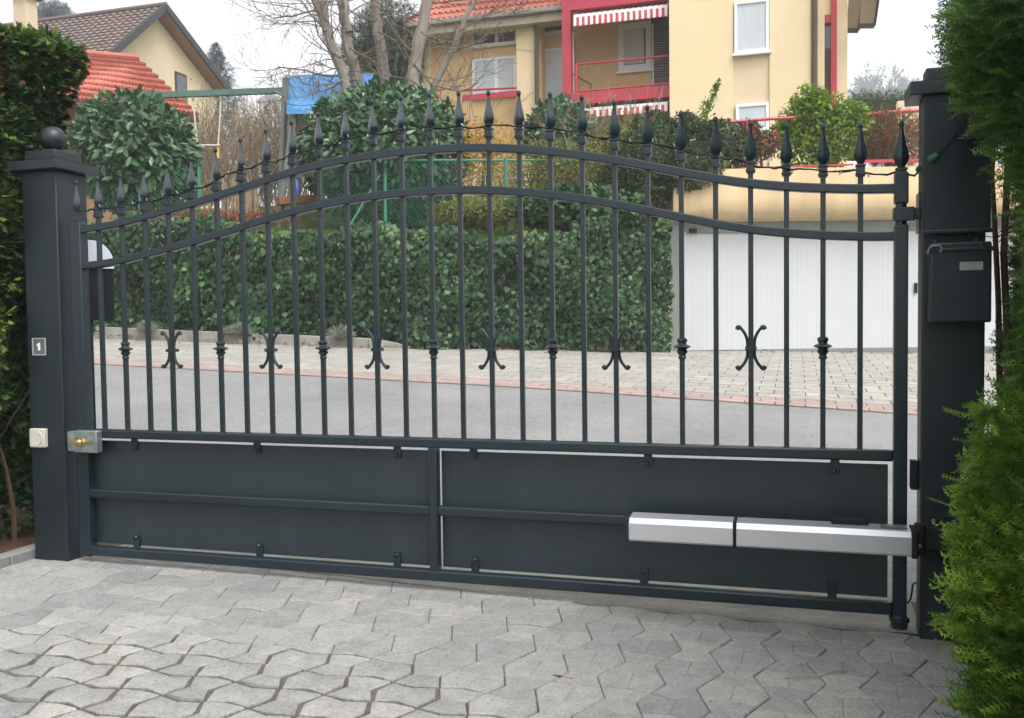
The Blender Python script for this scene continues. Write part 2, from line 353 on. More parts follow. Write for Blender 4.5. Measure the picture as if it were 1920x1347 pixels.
# ================================================================== GROUND AND PAVING
def zg(x, y):
    """height of the forecourt: falls a little to the right"""
    return -.030 - .0065 * min(max(x, -1), 6)
def struct(o): o['kind'] = 'structure'; return o
b = MB(); b.add([(-420, -200, -.35), (420, -200, -.35), (420, 420, -.35), (-420, 420, -.35)], [(0, 1, 2, 3)]); struct(b.build('ground', M['ground']))
b = MB(); b.add([(-.4, -6, zg(-.4, 0) - .0075), (6, -6, zg(6, 0) - .0075), (6, .40, zg(6, 0) - .0075), (-.4, .40, zg(-.4, 0) - .0075)], [(0, 1, 2, 3)]); struct(b.build('paving_bed', M['joint']))
def paving():
    a = .165; th = rad(-2); ct, st = math.cos(th), math.sin(th); o = Vector((2.97, -.698)); mb = MB()
    def xy(u, v): return o.x + (u * ct - v * st) * a, o.y + (u * st + v * ct) * a
    r = random.Random(3); J = {}
    def node(i, j):
        if (i, j) not in J: J[i, j] = (i + r.gauss(0, .012), j + r.gauss(0, .012))
        return J[i, j]
    h = .20
    def kinkh(i, j):       # middle of the edge node(i,j)-(i+1,j)
        p, q = node(i, j), node(i + 1, j); s = 1 if (i + j) % 2 == 0 else -1; return ((p[0] + q[0]) / 2, (p[1] + q[1]) / 2 + s * h * .55)
    def kinkv(i, j):
        p, q = node(i, j), node(i, j + 1); s = -1 if (i + j) % 2 == 0 else 1; return ((p[0] + q[0]) / 2 - s * h * -1, (p[1] + q[1]) / 2)
    for i in range(-21, 19):
        for j in range(-30, 6):
            A, B, Cc, D = node(i, j), node(i + 1, j), node(i + 1, j + 1), node(i, j + 1)
            kb, kr, kt, kl = kinkh(i, j), kinkv(i + 1, j), kinkh(i, j + 1), kinkv(i, j)
            full = [A, kb, B, kr, Cc, kt, D, kl]
            cu, cv = i + .5, j + .5; cx, cy = xy(cu, cv)
            lim = .15 - (cx - .3) * .054 + .03
            if cx < -.27 or cx > 4.6 or cy < -6 or cy > lim: continue
            wide = max(0, min(1, (2.75 - cx) / .6)) * max(0, min(1, (-.72 - cy - max(0, cx - 1.6) * .12) / .3)) * max(.15, min(1, (cx - .2) / .7))
            g = .0085 + (.040 + r.uniform(-.008, .014)) * wide
            hb = (kinkv(i, j)[0] - (A[0] + D[0]) / 2) < 0     # bulges sideways: groove runs kb-kt
            halves = [[A, kb, kt, D, kl], [kb, B, kr, Cc, kt]] if hb else [[A, kb, B, kr, kl], [kl, kr, Cc, kt, D]]
            big = math.sin(i * 1.3 + j * .7) * .12 + math.sin(i * .45 - j * .9) * .12
            tone = min(1, max(0, r.gauss(.52, .20) + big + (.10 if wide > .4 else 0) + (.25 if r.random() < .06 else 0)))
            dz = r.gauss(0, .0012); tx, ty = r.gauss(0, .006), r.gauss(0, .006); zb = zg(cx, cy)
            def P(p, inset_c, ins, z):
                u, v = p; du, dv = inset_c[0] - u, inset_c[1] - v; L = math.hypot(du, dv) or 1
                u += du / L * ins; v += dv / L * ins; x, y = xy(u, v)
                return (x, y, zb + z + dz + tx * (x - cx) + ty * (y - cy) - .0065 * (x - cx))
            cc = (sum(p[0] for p in full) / 8, sum(p[1] for p in full) / 8)
            for hv in halves:
                hc = (sum(p[0] for p in hv) / 5, sum(p[1] for p in hv) / 5); k = 5
                t0 = []; t1 = []; t2 = []
                for p in hv:
                    gro = p in ((kb, kt) if hb else (kl, kr))
                    base = P(p, cc, g * 1.3, 0)
                    inner = (base, P(p, hc, g * 1.3 + .030, 0))
                    t0.append((base[0], base[1], base[2] - .02)); t1.append((base[0], base[1], base[2] - .0035))
                    t2.append(P(((p[0] * (1 - g * 0)), p[1]), hc, g * 1.45 + (.028 if not gro else .022), 0))
                vs = t2 + t1 + t0
                fs = [tuple(range(5))] + [(q, (q + 1) % 5, (q + 1) % 5 + 5, q + 5) for q in range(5)] + [(q + 5, (q + 1) % 5 + 5, (q + 1) % 5 + 10, q + 10) for q in range(5)]
                mb.add(vs, fs, min(1, max(0, tone + r.gauss(0, .02))))
    return struct(mb.build('paving', M['pave']))
paving()
# concrete threshold under the gate
b = MB(); pts = [(.25, .165), (1.2, .095), (2.24, .0), (3.3, -.028), (3.86, -.045), (3.86, .42), (-.02, .42), (-.02, .18)]
b.poly([(x, y, zg(x, 0) + .006) for x, y in pts], (0, 0, -.05)); struct(b.build('threshold', M['concrete']))

# beyond the gate: road, red border, pale pavers, all as one rising sheet
import bisect
def lerp(a, b_, t): return a + (b_ - a) * t
def tab(t, x):
    xs = [p[0] for p in t]
    if x <= xs[0]: i = 0
    elif x >= xs[-1]: i = len(t) - 2
    else: i = bisect.bisect(xs, x) - 1
    u = (x - t[i][0]) / (t[i + 1][0] - t[i][0]); return tuple(lerp(p, q, u) for p, q in zip(t[i][1:], t[i + 1][1:]))
ROAD = [(-5.124, 6.162, .624), (.39, 6.061, .389), (4.434, 5.93, .169)]
WALLL = [(-7.7, 9.05, .98), (-2.92, 10.5, .70), (1.3, 12.5, .535), (5.6, 14.1, .434)]
def road_line(x): y, z = tab(ROAD, x); return y, max(z, -.2)
def wall_line(x): y, z = tab(WALLL, x); return y, z
def sheet(name, m, y0f, y1f, x0, x1, nx, ny, lift=0):
    mb = MB(); vs = []; fs = []
    for i in range(nx + 1):
        x = lerp(x0, x1, i / nx); (ya, za), (yb, zb_) = y0f(x), y1f(x)
        for j in range(ny + 1): t = j / ny; vs.append((x, lerp(ya, yb, t), lerp(za, zb_, t) + lift))
    for i in range(nx):
        for j in range(ny): k = i * (ny + 1) + j; fs.append((k, k + ny + 1, k + ny + 2, k + 1))
    mb.add(vs, fs, None, True); return mb.build(name, m)
def gate_line(x): return .40, -.05 - .0065 * x if x > -1 else -.05 + .045 * (-1 - x) * .6
struct(sheet('road', M['asphalt'], gate_line, road_line, -22, 16, 60, 6))
def brick_sheet(name, m, yA, yB, x0, x1, cw, ch, skew=0, gap=.012, lift=.02, seed=5):
    r = random.Random(seed); mb = MB(); y0, z0 = yA((x0 + x1) / 2); y1, z1 = yB((x0 + x1) / 2)
    rows = max(1, int((y1 - y0) / ch)); cols = int((x1 - x0) / cw)
    for j in range(rows):
        for i in range(cols):
            off = .5 * (j % 2) * cw
            xs = (x0 + i * cw + off + gap / 2, x0 + (i + 1) * cw + off - gap / 2); vs = []
            for jj in (j + gap / ch / 2, j + 1 - gap / ch / 2):
                for x in xs:
                    t = jj / rows; (ya, za), (yb, zb_) = yA(x), yB(x)
                    vs.append((x + skew * t, lerp(ya, yb, t), lerp(za, zb_, t) + lift))
            vs += [(v[0], v[1], v[2] - .03) for v in vs]
            mb.add(vs, [(0, 1, 3, 2), (0, 4, 5, 1), (2, 3, 7, 6), (0, 2, 6, 4), (1, 5, 7, 3)], min(1, max(0, r.gauss(.5, .16))))
    return mb.build(name, m)
def road_in(x): y, z = road_line(x); return y + .55, z + .02
struct(sheet('apron_bed', M['joint'], lambda x: (road_line(x)[0], road_line(x)[1] + .004), lambda x: (wall_line(x)[0] + .8, wall_line(x)[1]), -22, 12, 40, 4))
struct(brick_sheet('red_border', M['redstrip'], road_line, road_in, -16, 9, .30, .17, gap=.012, lift=.016))
struct(brick_sheet('apron', M['apron'], road_in, lambda x: (wall_line(x)[0] + .35, wall_line(x)[1]), -14, 9, .34, .20, skew=0, gap=.012, lift=.018, seed=9))

# upper terrace behind the ivy wall and the rising land behind it
def top_line(x): y, z = wall_line(x); return y + .15, z + 1.98
def terr(y): return 3.0 + (y - 11.5) * .17 if y < 24 else 5.1 + (y - 24) * .045
def garden_far(x): return 26, 5.4
b = MB(); vs = []; fs = []; nx, ny = 50, 24
for i in range(nx + 1):
    x = -34 + i * 1.0; x = min(x, 1.6) if i > 34 and x < 4 else x
    y0, z0 = wall_line(x); y0 += .3; z0 += 1.85
    for j in range(ny + 1):
        t = (j / ny) ** 1.3; y = lerp(y0, 60, t); z = lerp(z0, max(z0, terr(y)), min(1, t * 8)); vs.append((x, y, z))
keep = 36
for i in range(keep - 1):
    for j in range(ny): k = i * (ny + 1) + j; fs.append((k, k + ny + 1, k + ny + 2, k + 1))
b.add(vs, fs, None, True); struct(b.build('lawn', M['lawn']))
b = MB(); vs = []; fs = []; nx, ny = 60, 14
for i in range(nx + 1):
    for j in range(ny + 1):
        x = -400 + i * 13.0; y = 46 + (j / ny) ** 1.6 * 370
        s_ = 4.2 + (y - 46) * .135 * (1 - .25 * math.sin(x * .011 + 1)) if y < 260 else 33 + (y - 260) * .02
        vs.append((x, y, s_ * (.80 + .2 * math.sin(x * .02)) if x < 60 else s_ * .72))
for i in range(nx):
    for j in range(ny): k = i * (ny + 1) + j; fs.append((k, k + ny + 1, k + ny + 2, k + 1))
b.add(vs, fs, None, True); struct(b.build('hill', M['hill']))
# soil beds
b = MB(); b.box(-3.5, -.345, -3.0, 1.2, -.2, .012); struct(b.build('soil_bed', M['soil']))
b = MB(); b.box(4.08, 7, -3.6, .9, -.3, -.035); struct(b.build('soil_strip', M['soil']))
for k in range(4):
    b = MB(); y1 = .045 - k * .235; b.box(-.36, -.272, y1 - .228, y1, -.12, .022)
    o = b.build('kerb_stone', M['kerbstone'], bevel=.006, org=(-.316, y1 - .114, -.03))
    tag(o, ['grey concrete kerb block touching the left gate post base', 'grey concrete kerb block second from the left gate post, at the picture edge', 'grey concrete kerb block third from the left gate post', 'grey concrete kerb block farthest from the left gate post'][k], 'kerb stone', 'kerb stones edging the left bed')

# ================================================================== GATE
gate = thing('gate', 'dark grey single leaf driveway gate with arched top, spear tipped bars and solid lower panels', 'gate', (0, 0, 0))
GB = .0
def arch(tbl):
    return tbl
UP = [(.0, 1.612), (.20, 1.622), (.338, 1.641), (.521, 1.675), (.816, 1.732), (1.10, 1.796), (1.373, 1.848), (1.635, 1.873), (1.886, 1.880), (2.129, 1.873), (2.363, 1.848), (2.588, 1.809), (2.807, 1.761), (3.018, 1.708), (3.222, 1.663), (3.421, 1.636), (3.613, 1.620), (3.77, 1.612)]
def curve_at(x, T):
    i = max(1, min(len(T) - 2, bisect.bisect([p[0] for p in T], x))) - 1
    i = min(i, len(T) - 3)
    x0, x1, x2 = T[i][0], T[i + 1][0], T[i + 2][0]; y0, y1, y2 = T[i][1], T[i + 1][1], T[i + 2][1]
    return y0 * (x - x1) * (x - x2) / ((x0 - x1) * (x0 - x2)) + y1 * (x - x0) * (x - x2) / ((x1 - x0) * (x1 - x2)) + y2 * (x - x0) * (x - x1) / ((x2 - x0) * (x2 - x1))
def arch_rail(dz):
    mb = MB(); n = 90; x0, x1 = .03, 3.765; hh = .017; dd = .021; prev = None
    xs = [lerp(x0, x1, i / n) for i in range(n + 1)]; zs = [curve_at(x, UP) for x in xs]
    zs = [sum(zs[max(0, i - 2):i + 3]) / len(zs[max(0, i - 2):i + 3]) + dz for i in range(n + 1)]
    vs = []
    for i in range(n + 1):
        a = max(0, i - 1); c = min(n, i + 1); t = Vector((xs[c] - xs[a], 0, zs[c] - zs[a])).normalized(); nn = Vector((-t.z, 0, t.x))
        for (s1, s2) in ((-1, -1), (1, -1), (1, 1), (-1, 1)):
            vs.append(Vector((xs[i], s1 * dd, zs[i])) + nn * (s2 * hh))
    fs = [(i * 4 + k, i * 4 + (k + 1) % 4, (i + 1) * 4 + (k + 1) % 4, (i + 1) * 4 + k) for i in range(n) for k in range(4)] + [(0, 1, 2, 3), (n * 4 + 3, n * 4 + 2, n * 4 + 1, n * 4)]
    return mb.add(vs, fs, None, True)
part(arch_rail(0.0), 'arched_rail', M['gate'], gate, bevel=.004)
part(arch_rail(-.178), 'arched_rail', M['gate'], gate, bevel=.004)
b = MB(); b.box(.03, 3.757, -.022, .022, .588, .631); part(b, 'middle_rail', M['gate'], gate, bevel=.008, seg=3)
b = MB(); b.box(.03, 3.757, -.022, .022, .0, .048); part(b, 'bottom_rail', M['gate'], gate, bevel=.008, seg=3)
b = MB(); b.box(-.010, .058, -.024, .024, -.005, 1.65); part(b, 'latch_stile', M['gate'], gate, bevel=.005)
b = MB(); b.box(1.868, 1.908, -.0235, .0235, .046, .590); part(b, 'divider', M['gate'], gate, bevel=.004)
b = MB(); b.box(.056, 1.870, -.0205, .0205, .290, .333); part(b, 'brace_rail', M['gate'], gate, bevel=.008, seg=3)
b = MB(); b.box(1.906, 3.757, -.0205, .0205, .290, .333); part(b, 'brace_rail', M['gate'], gate, bevel=.008, seg=3)
b = MB(); b.box(.040, 1.880, .026, .031, .056, .571); part(b, 'panel', M['panel'], gate)
b = MB(); b.box(1.913, 3.742, .026, .031, .056, .571); part(b, 'panel', M['panel'], gate)
# hinge stile with sleeve and finial
b = MB(); b.box(3.757, 3.806, -.0245, .0245, -.01, 1.478); b.box(3.757, 3.806, -.0245, .0245, 1.556, 1.672)
st = part(b, 'hinge_stile', M['gate'], gate, bevel=.005)
b = MB(); b.lathe([(.020, 1.470), (.020, 1.56)], (3.782, 0, 0), 16); part(b, 'hinge_pin', M['gate'], gate)
b = MB(); b.box(3.754, 3.826, -.030, .030, 1.490, 1.542); b.bar((3.826, 0, 1.518), (3.845, 0, 1.518), .05, .036); b.lathe([(.018, -.005), (.022, 0), (.022, .012), (.018, .018)], (3.826, 0, 1.518), 12, ax=(1, 0, 0)); b.lathe([(.014, 0), (.014, .022)], (3.838, 0, 1.518), 12, ax=(1, 0, 0))
part(b, 'top_hinge', M['gate'], gate, bevel=.003)
b = MB(); b.lathe([(.036, -.058), (.036, -.048), (.031, -.044), (.031, -.030), (.037, -.022), (.037, -.006), (.027, .004), (.020, .012)], (3.782, 0, 0), 20); part(b, 'bottom_pivot', M['gate'], gate)
def spear(mb, x, z, s=1.0):   # z = tip height; ball, neck, fluted belly, foot
    pr = [(.0035, -.160), (.0115, -.158), (.0120, -.152), (.0150, -.146), (.0205, -.138), (.0238, -.126), (.0232, -.114), (.0200, -.098), (.0155, -.080), (.0115, -.062), (.0085, -.045), (.0066, -.032), (.0060, -.024)]
    mb.lathe([(r * s, h * s) for r, h in pr], (x, 0, z), 8, flute=.24, smooth=False)
    mb.lathe([(r * s, h * s) for r, h in [(.003, -.026), (.0075, -.021), (.0095, -.013), (.0085, -.005), (.0045, -.0005)]], (x, 0, z), 10)
def collar(mb, x, z, s=1.0):
    for (a, h0, h1) in ((.0185, -.166, -.158), (.0155, -.190, -.166), (.0185, -.197, -.190), (.0165, -.203, -.197)):
        a *= s; mb.box(x - a, x + a, -a, a, z + h0 * s, z + h1 * s)
BX = [.150 + (3.639 - .150) / 26 * i for i in range(27)]
TIPS = [1.868, 1.875, 1.885, 1.905, 1.929, 1.962, 1.998, 2.030, 2.058, 2.085, 2.104, 2.117, 2.125, 2.127, 2.122, 2.113, 2.101, 2.084, 2.060, 2.029, 1.998, 1.964, 1.932, 1.905, 1.886, 1.874, 1.869]
def scroll_orn(mb, x, zc=1.018):
    for sg in (-1, 1):
        for up_, off in ((1, 0), (-1, 0)):
            pts = []; L1 = .088 if up_ == 1 else .082
            for k in range(9):
                t = k / 8; pts.append((x + sg * (.013 + .026 * t ** 2.8), -.004, zc + up_ * (.004 + L1 * .86 * t)))
            ex, ez = pts[-1][0], pts[-1][2]
            for k in range(1, 7):
                a = k / 6 * 3.6; rr = .0095 * (1 - .35 * k / 6)
                pts.append((ex + sg * (.0095 - rr * math.cos(a)), -.004, ez + up_ * rr * math.sin(a)))
            mb.tube(pts, [.0068] * 9 + [.0068, .006, .0055, .005, .006, .007], 6)
            mb.lathe([(.002, -.007), (.007, -.005), (.008, 0), (.007, .005), (.002, .007)], (ex + sg * .010, -.004, ez - up_ * .001), 8, ax=(0, 1, 0))
    for a, h0, h1 in ((.0215, -.007, .007),):
        mb.box(x - a, x + a, -a, a, zc + h0, zc + h1)
def knob_orn(mb, x, zc=1.022):
    mb.lathe([(.012, -.047), (.0155, -.044), (.0165, -.038), (.0130, -.033), (.0140, -.028), (.0210, -.020), (.0225, -.014), (.0175, -.010), (.0200, -.005), (.0335, .001), (.0350, .004), (.0300, .008), (.0180, .013), (.0165, .018), (.0200, .024), (.0210, .030), (.0190, .036), (.0120, .040)], (x, 0, zc), 20)
for i, x in enumerate(BX):
    b = MB(); hw = .0098; b.box(x - hw, x + hw, -hw, hw, .630, TIPS[i] - .19); b.box(x - .012, x + .012, -.012, .012, .630, .634)
    br_ = part(b, 'bar', M['gate'], gate, bevel=.002)
    b = MB(); spear(b, x, TIPS[i]); part(b, 'spear_finial', M['gate'], br_, sharp=20)
    b = MB(); collar(b, x, TIPS[i]); part(b, 'collar', M['gate'], br_, bevel=.0015)
    if i % 4 == 1: b = MB(); knob_orn(b, x); part(b, 'knob', M['gate'], br_)
    if i % 4 == 3: b = MB(); scroll_orn(b, x); part(b, 'scroll_ornament', M['gate'], br_)
for x, z in ((.024, 1.856), (3.782, 1.866)):
    big = 1.12 if x > 1 else 1.0
    b = MB(); spear(b, x, z, big); collar(b, x, z, big); b.box(x - .011, x + .011, -.011, .011, z - .25, z - .2); part(b, 'spear_finial', M['gate'], gate, sharp=20)
for x, z in ((.30, .54), (.985, .545), (1.70, .545), (2.06, .55), (2.82, .545), (3.545, .54), (.295, .095), (.985, .095), (1.69, .095), (2.06, .095), (2.80, .095), (3.535, .095)):
    top = z > .3; b = MB()
    if top: b.box(x - .012, x + .022, .015, .026, z - .012, .592)
    else: b.box(x - .012, x + .022, .015, .026, .044, z + .012)
    cl = part(b, 'panel_clip', M['gate'], gate, bevel=.001)
    b = MB(); b.lathe([(.010, 0), (.0105, .004), (.007, .009), (.002, .010)], (x + .002, .016, z), 12, ax=(0, -1, 0)); part(b, 'bolt', M['gate'], cl)
# lock
b = MB(); b.box(.012, .150, -.062, -.022, .520, .628); lk = part(b, 'lock_case', M['zinc'], gate, bevel=.004)
b = MB(); b.lathe([(.016, 0), (.016, .006), (.010, .010), (.010, .020), (.0165, .026), (.0175, .036), (.013, .042), (.004, .044)], (.072, -.062, .574), 18, ax=(0, -1, 0)); part(b, 'knob', M['brass'], lk)
b = MB(); b.box(-.030, .008, -.056, -.026, .525, .622); part(b, 'strike_plate', M['zinc'], gate, bevel=.003)
b = MB(); b.box(-.014, .0, -.060, -.055, .555, .595); part(b, 'latch_bolt', M['brass'], gate, bevel=.002)

# ================================================================== POSTS
def post(x0, x1, y0, y1, label, ball, ztop):
    t = thing('gate_post', label, 'gate post', ((x0 + x1) / 2, (y0 + y1) / 2, zg(x0, 0)), 'gate posts')
    cx, cy = (x0 + x1) / 2, (y0 + y1) / 2
    b = MB(); b.box(x0, x1, y0, y1, zg(x0, 0) - .1, ztop); sh = part(b, 'shaft', M['post'], t, bevel=.006)
    b = MB(); o_ = .045; b.box(x0 - o_, x1 + o_, y0 - o_, y1 + o_, ztop, ztop + .048); 
    i_ = -.022; v = [(x0 - o_, y0 - o_, ztop + .048), (x1 + o_, y0 - o_, ztop + .048), (x1 + o_, y1 + o_, ztop + .048), (x0 - o_, y1 + o_, ztop + .048), (x0 + .01, y0 + .01, ztop + .056), (x1 - .01, y0 + .01, ztop + .056), (x1 - .01, y1 - .01, ztop + .056), (x0 + .01, y1 - .01, ztop + .056)]
    b.add(v, [(0, 1, 5, 4), (1, 2, 6, 5), (2, 3, 7, 6), (3, 0, 4, 7), (4, 5, 6, 7)])
    part(b, 'cap', M['post'], t, bevel=.004)
    b = MB(); b.box(x0 + .012, x1 - .012, y0 + .012, y1 - .012, ztop + .055, ztop + .105); part(b, 'cap_block', M['post'], t, bevel=.005)
    if ball:
        b = MB(); n = 20; R = .064; b.lathe([(.018, ztop + .100), (.018, ztop + .112)] + [(R * math.sin(math.pi * k / n), ztop + .108 + R - R * math.cos(math.pi * k / n)) for k in range(2, n)] + [(.002, ztop + .108 + 2 * R)], (cx, cy, 0), 36)
        part(b, 'ball', M['post'], t)
    return t
pl_ = post(-.260, -.053, -.05, .157, 'dark grey square gate post topped by a round ball', True, 1.905)
pr_ = post(3.842, 4.052, -.10, .012, 'dark grey square gate post carrying a control box, half hidden by a conifer', False, 1.925)
# house number
b = MB(); b.box(-.221, -.141, -.056, -.050, .999, 1.083); b2 = b; np_ = part(b, 'number_plate', M['plate'], pl_, bevel=.001)
b = MB()
for q in ((-.222, -.140, 1.079, 1.084), (-.222, -.140, .998, 1.003)): b.box(q[0], q[1], -.0595, -.0565, q[2], q[3])
for q in ((-.222, -.217), (-.145, -.140)): b.box(q[0], q[1], -.0595, -.0565, 1.003, 1.079)
part(b, 'rim', mat('plate rim', (.45, .50, .46), .4, .3), np_)
b = MB(); cx_ = -.181
b.poly([(cx_ - .006, -.0575, 1.022), (cx_ + .007, -.0575, 1.022), (cx_ + .007, -.0575, 1.060), (cx_ - .002, -.0575, 1.060), (cx_ - .013, -.0575, 1.051), (cx_ - .013, -.0575, 1.043), (cx_ - .006, -.0575, 1.047)], (0, -.002, 0)); part(b, 'numeral', M['whitep'], np_)
# key switch
b = MB(); b.box(-.243, -.150, -.078, -.050, .540, .634); ks = part(b, 'key_switch', M['cream'], pl_, bevel=.006, seg=3)
b = MB(); b.tube([(-.196 + .034 * math.cos(a), -.0795, .588 + .034 * math.sin(a)) for a in [rad(-70 + 14 * k) for k in range(11)]], .0028, 6); b.box(-.206, -.192, -.081, -.077, .55, .56)
part(b, 'cover', M['cream'], ks)
for q in ((-.236, .627), (-.158, .548)):
    b = MB(); b.lathe([(.004, 0), (.004, .002)], (q[0], -.078, q[1]), 10, ax=(0, -1, 0)); part(b, 'screw', M['greymetal'], ks)
# upper casing of the right post, side sensor
b = MB(); b.box(3.841, 4.063, -.128, -.1005, 1.440, 1.9235); b.box(3.838, 4.066, -.150, -.1275, 1.428, 1.443); part(b, 'casing', M['post'], pr_, bevel=.004)
b = MB(); b.box(3.818, 3.842, -.02, .03, .484, .594); part(b, 'photocell', M['blackp'], pr_, bevel=.004)
b = MB(); b.bar((3.838, 0, 1.518), (3.8415, 0, 1.518), .09, .15); part(b, 'hinge_plate', M['gate'], pr_, bevel=.003)
b = MB(); b.box(3.745, 3.843, -.045, .045, -.064, -.054); part(b, 'pivot_plate', M['post'], pr_, bevel=.002)
# control box
cb = thing('control_box', 'dark grey sheet metal control box with a small white sticker on the right post', 'control box', (3.95, -.20, 1.1))
b = MB(); b.box(3.857, 4.052, -.215, -.100, 1.112, 1.392); part(b, 'body', M['post'], cb, bevel=.008, seg=3)
b = MB(); b.box(3.850, 4.060, -.223, -.100, 1.360, 1.372); b.hexa((3.852, -.216, 1.372), (4.058, -.216, 1.372), (4.045, -.130, 1.400), (3.865, -.130, 1.400), (0, 0, -.006)); part(b, 'lid', M['post'], cb, bevel=.003)
b = MB(); b.tube([(3.848, -.222, 1.352), (3.852, -.228, 1.372), (3.862, -.228, 1.382), (3.885, -.228, 1.380), (3.892, -.228, 1.368), (3.885, -.228, 1.358)], .004, 8); part(b, 'latch', M['plate'], cb)
b = MB(); b.tube([(4.015, -.222, 1.385), (4.02, -.228, 1.370), (4.035, -.228, 1.360), (4.052, -.226, 1.362)], .004, 8); part(b, 'latch', M['post'], cb)
b = MB(); b.box(3.950, 4.023, -.2185, -.2155, 1.294, 1.322); stk = part(b, 'sticker', mat('sticker', (.34, .38, .36), .5), cb)
b = MB(); b.box(3.955, 4.018, -.2195, -.2188, 1.314, 1.317); b.box(3.955, 4.000, -.2195, -.2188, 1.306, 1.308); b.box(3.955, 4.015, -.2195, -.2188, 1.299, 1.301); part(b, 'print', M['greymetal'], stk)
for zz, xx in ((1.405, 3.885), (1.405, 4.02)):
    b = MB(); b.lathe([(.005, 0), (.005, .004), (.002, .006)], (xx, -.100, zz), 10, ax=(0, -1, 0)); part(b, 'screw', M['plate'], cb)
for zz in (1.133, 1.143):
    b = MB(); b.lathe([(.003, 0), (.003, .004)], (3.857, -.19, zz), 8, ax=(-1, 0, 0)); part(b, 'screw', M['plate'], cb)

# ================================================================== GATE OPENER
go = thing('gate_opener', 'silver aluminium gate opener arm fixed across the lower right panel', 'gate opener', (3.80, -.22, .33))
def housing(x0, x1, z0x, yc=-.175):
    # chamfered extrusion: depth in y, sloping top faces
    mb = MB(); zc = z0x
    pr = [(-.052, -.048), (-.052, .014), (-.036, .034), (.048, .038), (.052, .034), (.052, -.052), (-.046, -.056)]
    vs = []
    for x, zz in ((x0, zc - .000), (x1, zc + 0)): vs += [(x, yc + p[0], zz + p[1]) for p in pr]
    k = len(pr); mb.add(vs, [tuple(range(k)), tuple(reversed(range(k, 2 * k)))] + [(i, (i + 1) % k, (i + 1) % k + k, i + k) for i in range(k)])
    return mb
OZ = .335
o = part(housing(2.785, 3.180, OZ), 'front_housing', M['alu'], go, bevel=.002)
o = part(housing(3.190, 3.800, OZ), 'rear_housing', M['alu'], go, bevel=.002)
b = MB(); b.box(3.179, 3.191, -.229, -.121, OZ - .058, OZ + .040); part(b, 'joint_band', M['blackp'], go, bevel=.002)
b = MB(); b.box(3.799, 3.822, -.230, -.118, OZ - .062, OZ + .040); part(b, 'end_cap', M['blackp'], go, bevel=.006, seg=3)
b = MB(); b.box(2.772, 2.786, -.226, -.125, OZ - .054, OZ + .034); b.box(2.745, 2.80, -.13, -.022, OZ - .02, OZ + .02); part(b, 'front_bracket', M['gate'], go, bevel=.002)
b = MB(); b.box(3.53, 3.66, -.165, -.09, OZ + .036, OZ + .060); part(b, 'release_cover', M['blackp'], go, bevel=.005)
b = MB(); b.box(3.70, 3.79, -.19, -.14, OZ + .0385, OZ + .041); part(b, 'rating_label', M['plate'], go)
b = MB(); b.box(3.82, 3.965, -.185, -.100, OZ - .035, OZ + .045); b.box(3.815, 3.835, -.205, -.165, OZ - .028, OZ + .030); b.lathe([(.016, OZ - .055), (.016, OZ + .058)], (3.832, -.19, 0), 14); b.box(3.86, 4.0, -.110, -.1005, OZ - .06, OZ + .075)
rb = part(b, 'rear_bracket', M['blackp'], go, bevel=.004)
for xx, zz in ((3.885, OZ + .055), (3.955, OZ + .055)):
    b = MB(); b.lathe([(.008, 0), (.008, .006), (.003, .008)], (xx, -.1105, zz), 10, ax=(0, -1, 0)); part(b, 'bolt', M['plate'], rb)
b = MB(); b.lathe([(.008, 0), (.008, .008)], (3.826, -.2055, OZ - .018), 8, ax=(0, -1, 0)); part(b, 'screw', M['brass'], rb)
c_ = MB(); c_.tube([(3.87, -.12, OZ - .035), (3.90, -.135, OZ - .07), (3.935, -.13, OZ - .13), (3.94, -.12, OZ - .20), (3.925, -.108, OZ - .26)], .005, 8)
part(c_, 'cable', M['blackp'], go)
c_ = MB(); c_.tube([(3.850, .0, .125), (3.836, 0, .127), (3.828, 0, .118), (3.826, 0, .09), (3.822, 0, .064), (3.812, 0, .048), (3.802, 0, .048)], .0035, 8)
tag(c_.build('earth_cable', M['blackp']), 'thin black looped cable between the gate hinge stile and the right post near the ground', 'cable')

# ================================================================== STRING LIGHTS
sl_ = thing('string_lights', 'thin black fairy light cable draped behind the spear tips of the gate', 'string lights', (0, .02, 1.7))
pts = []; rr_ = random.Random(5)
SG = [rr_.uniform(-.3, 1.6) for _ in range(40)]; allx = [.024] + BX + [3.782]; allz = [1.856] + TIPS + [1.866]
for i in range(len(allx) - 1):
    for k in range(6):
        t = k / 6; x = lerp(allx[i], allx[i + 1], t); z = lerp(allz[i], allz[i + 1], t) - .150 - .010 * math.sin(math.pi * t) * SG[i] + rr_.gauss(0, .0015)
        if i > 22: z -= .035 * min(1, (i - 22) / 4)
        pts.append((x, (-.024 if k == 0 and i % 3 else -.008 + rr_.gauss(0, .006)), z))
e0 = pts[-1]; pts += [(3.80, -.01, 1.665), (3.825, -.03, 1.655), (3.84, -.06, 1.67)]
c_ = MB(); c_.tube(pts, .0032, 5); c_.tube([(p[0], p[1] + .004 + rr_.gauss(0, .002), p[2] + rr_.gauss(-.001, .002)) for p in pts], .0028, 5)
part(c_, 'cable', M['blackp'], sl_)
for i in range(3, len(pts) - 4, 4):
    p = pts[i]; b = MB(); dx = rr_.gauss(0, .3); dz_ = rr_.choice([-1, 1, 1])
    ax = Vector((dx, -.2, dz_)).normalized(); b.lathe([(.0032, .004), (.0038, .014), (.0012, .019)], p, 6, ax=ax); part(b, 'bulb', M['bulbglass'], sl_)
b = MB(); b.tube([(3.835, -.055, 1.672), (3.842, -.075, 1.672), (3.875, -.125, 1.700), (3.89, -.14, 1.71)], [.012, .017, .019, .010], 10); part(b, 'plug', M['green_plastic'], sl_)
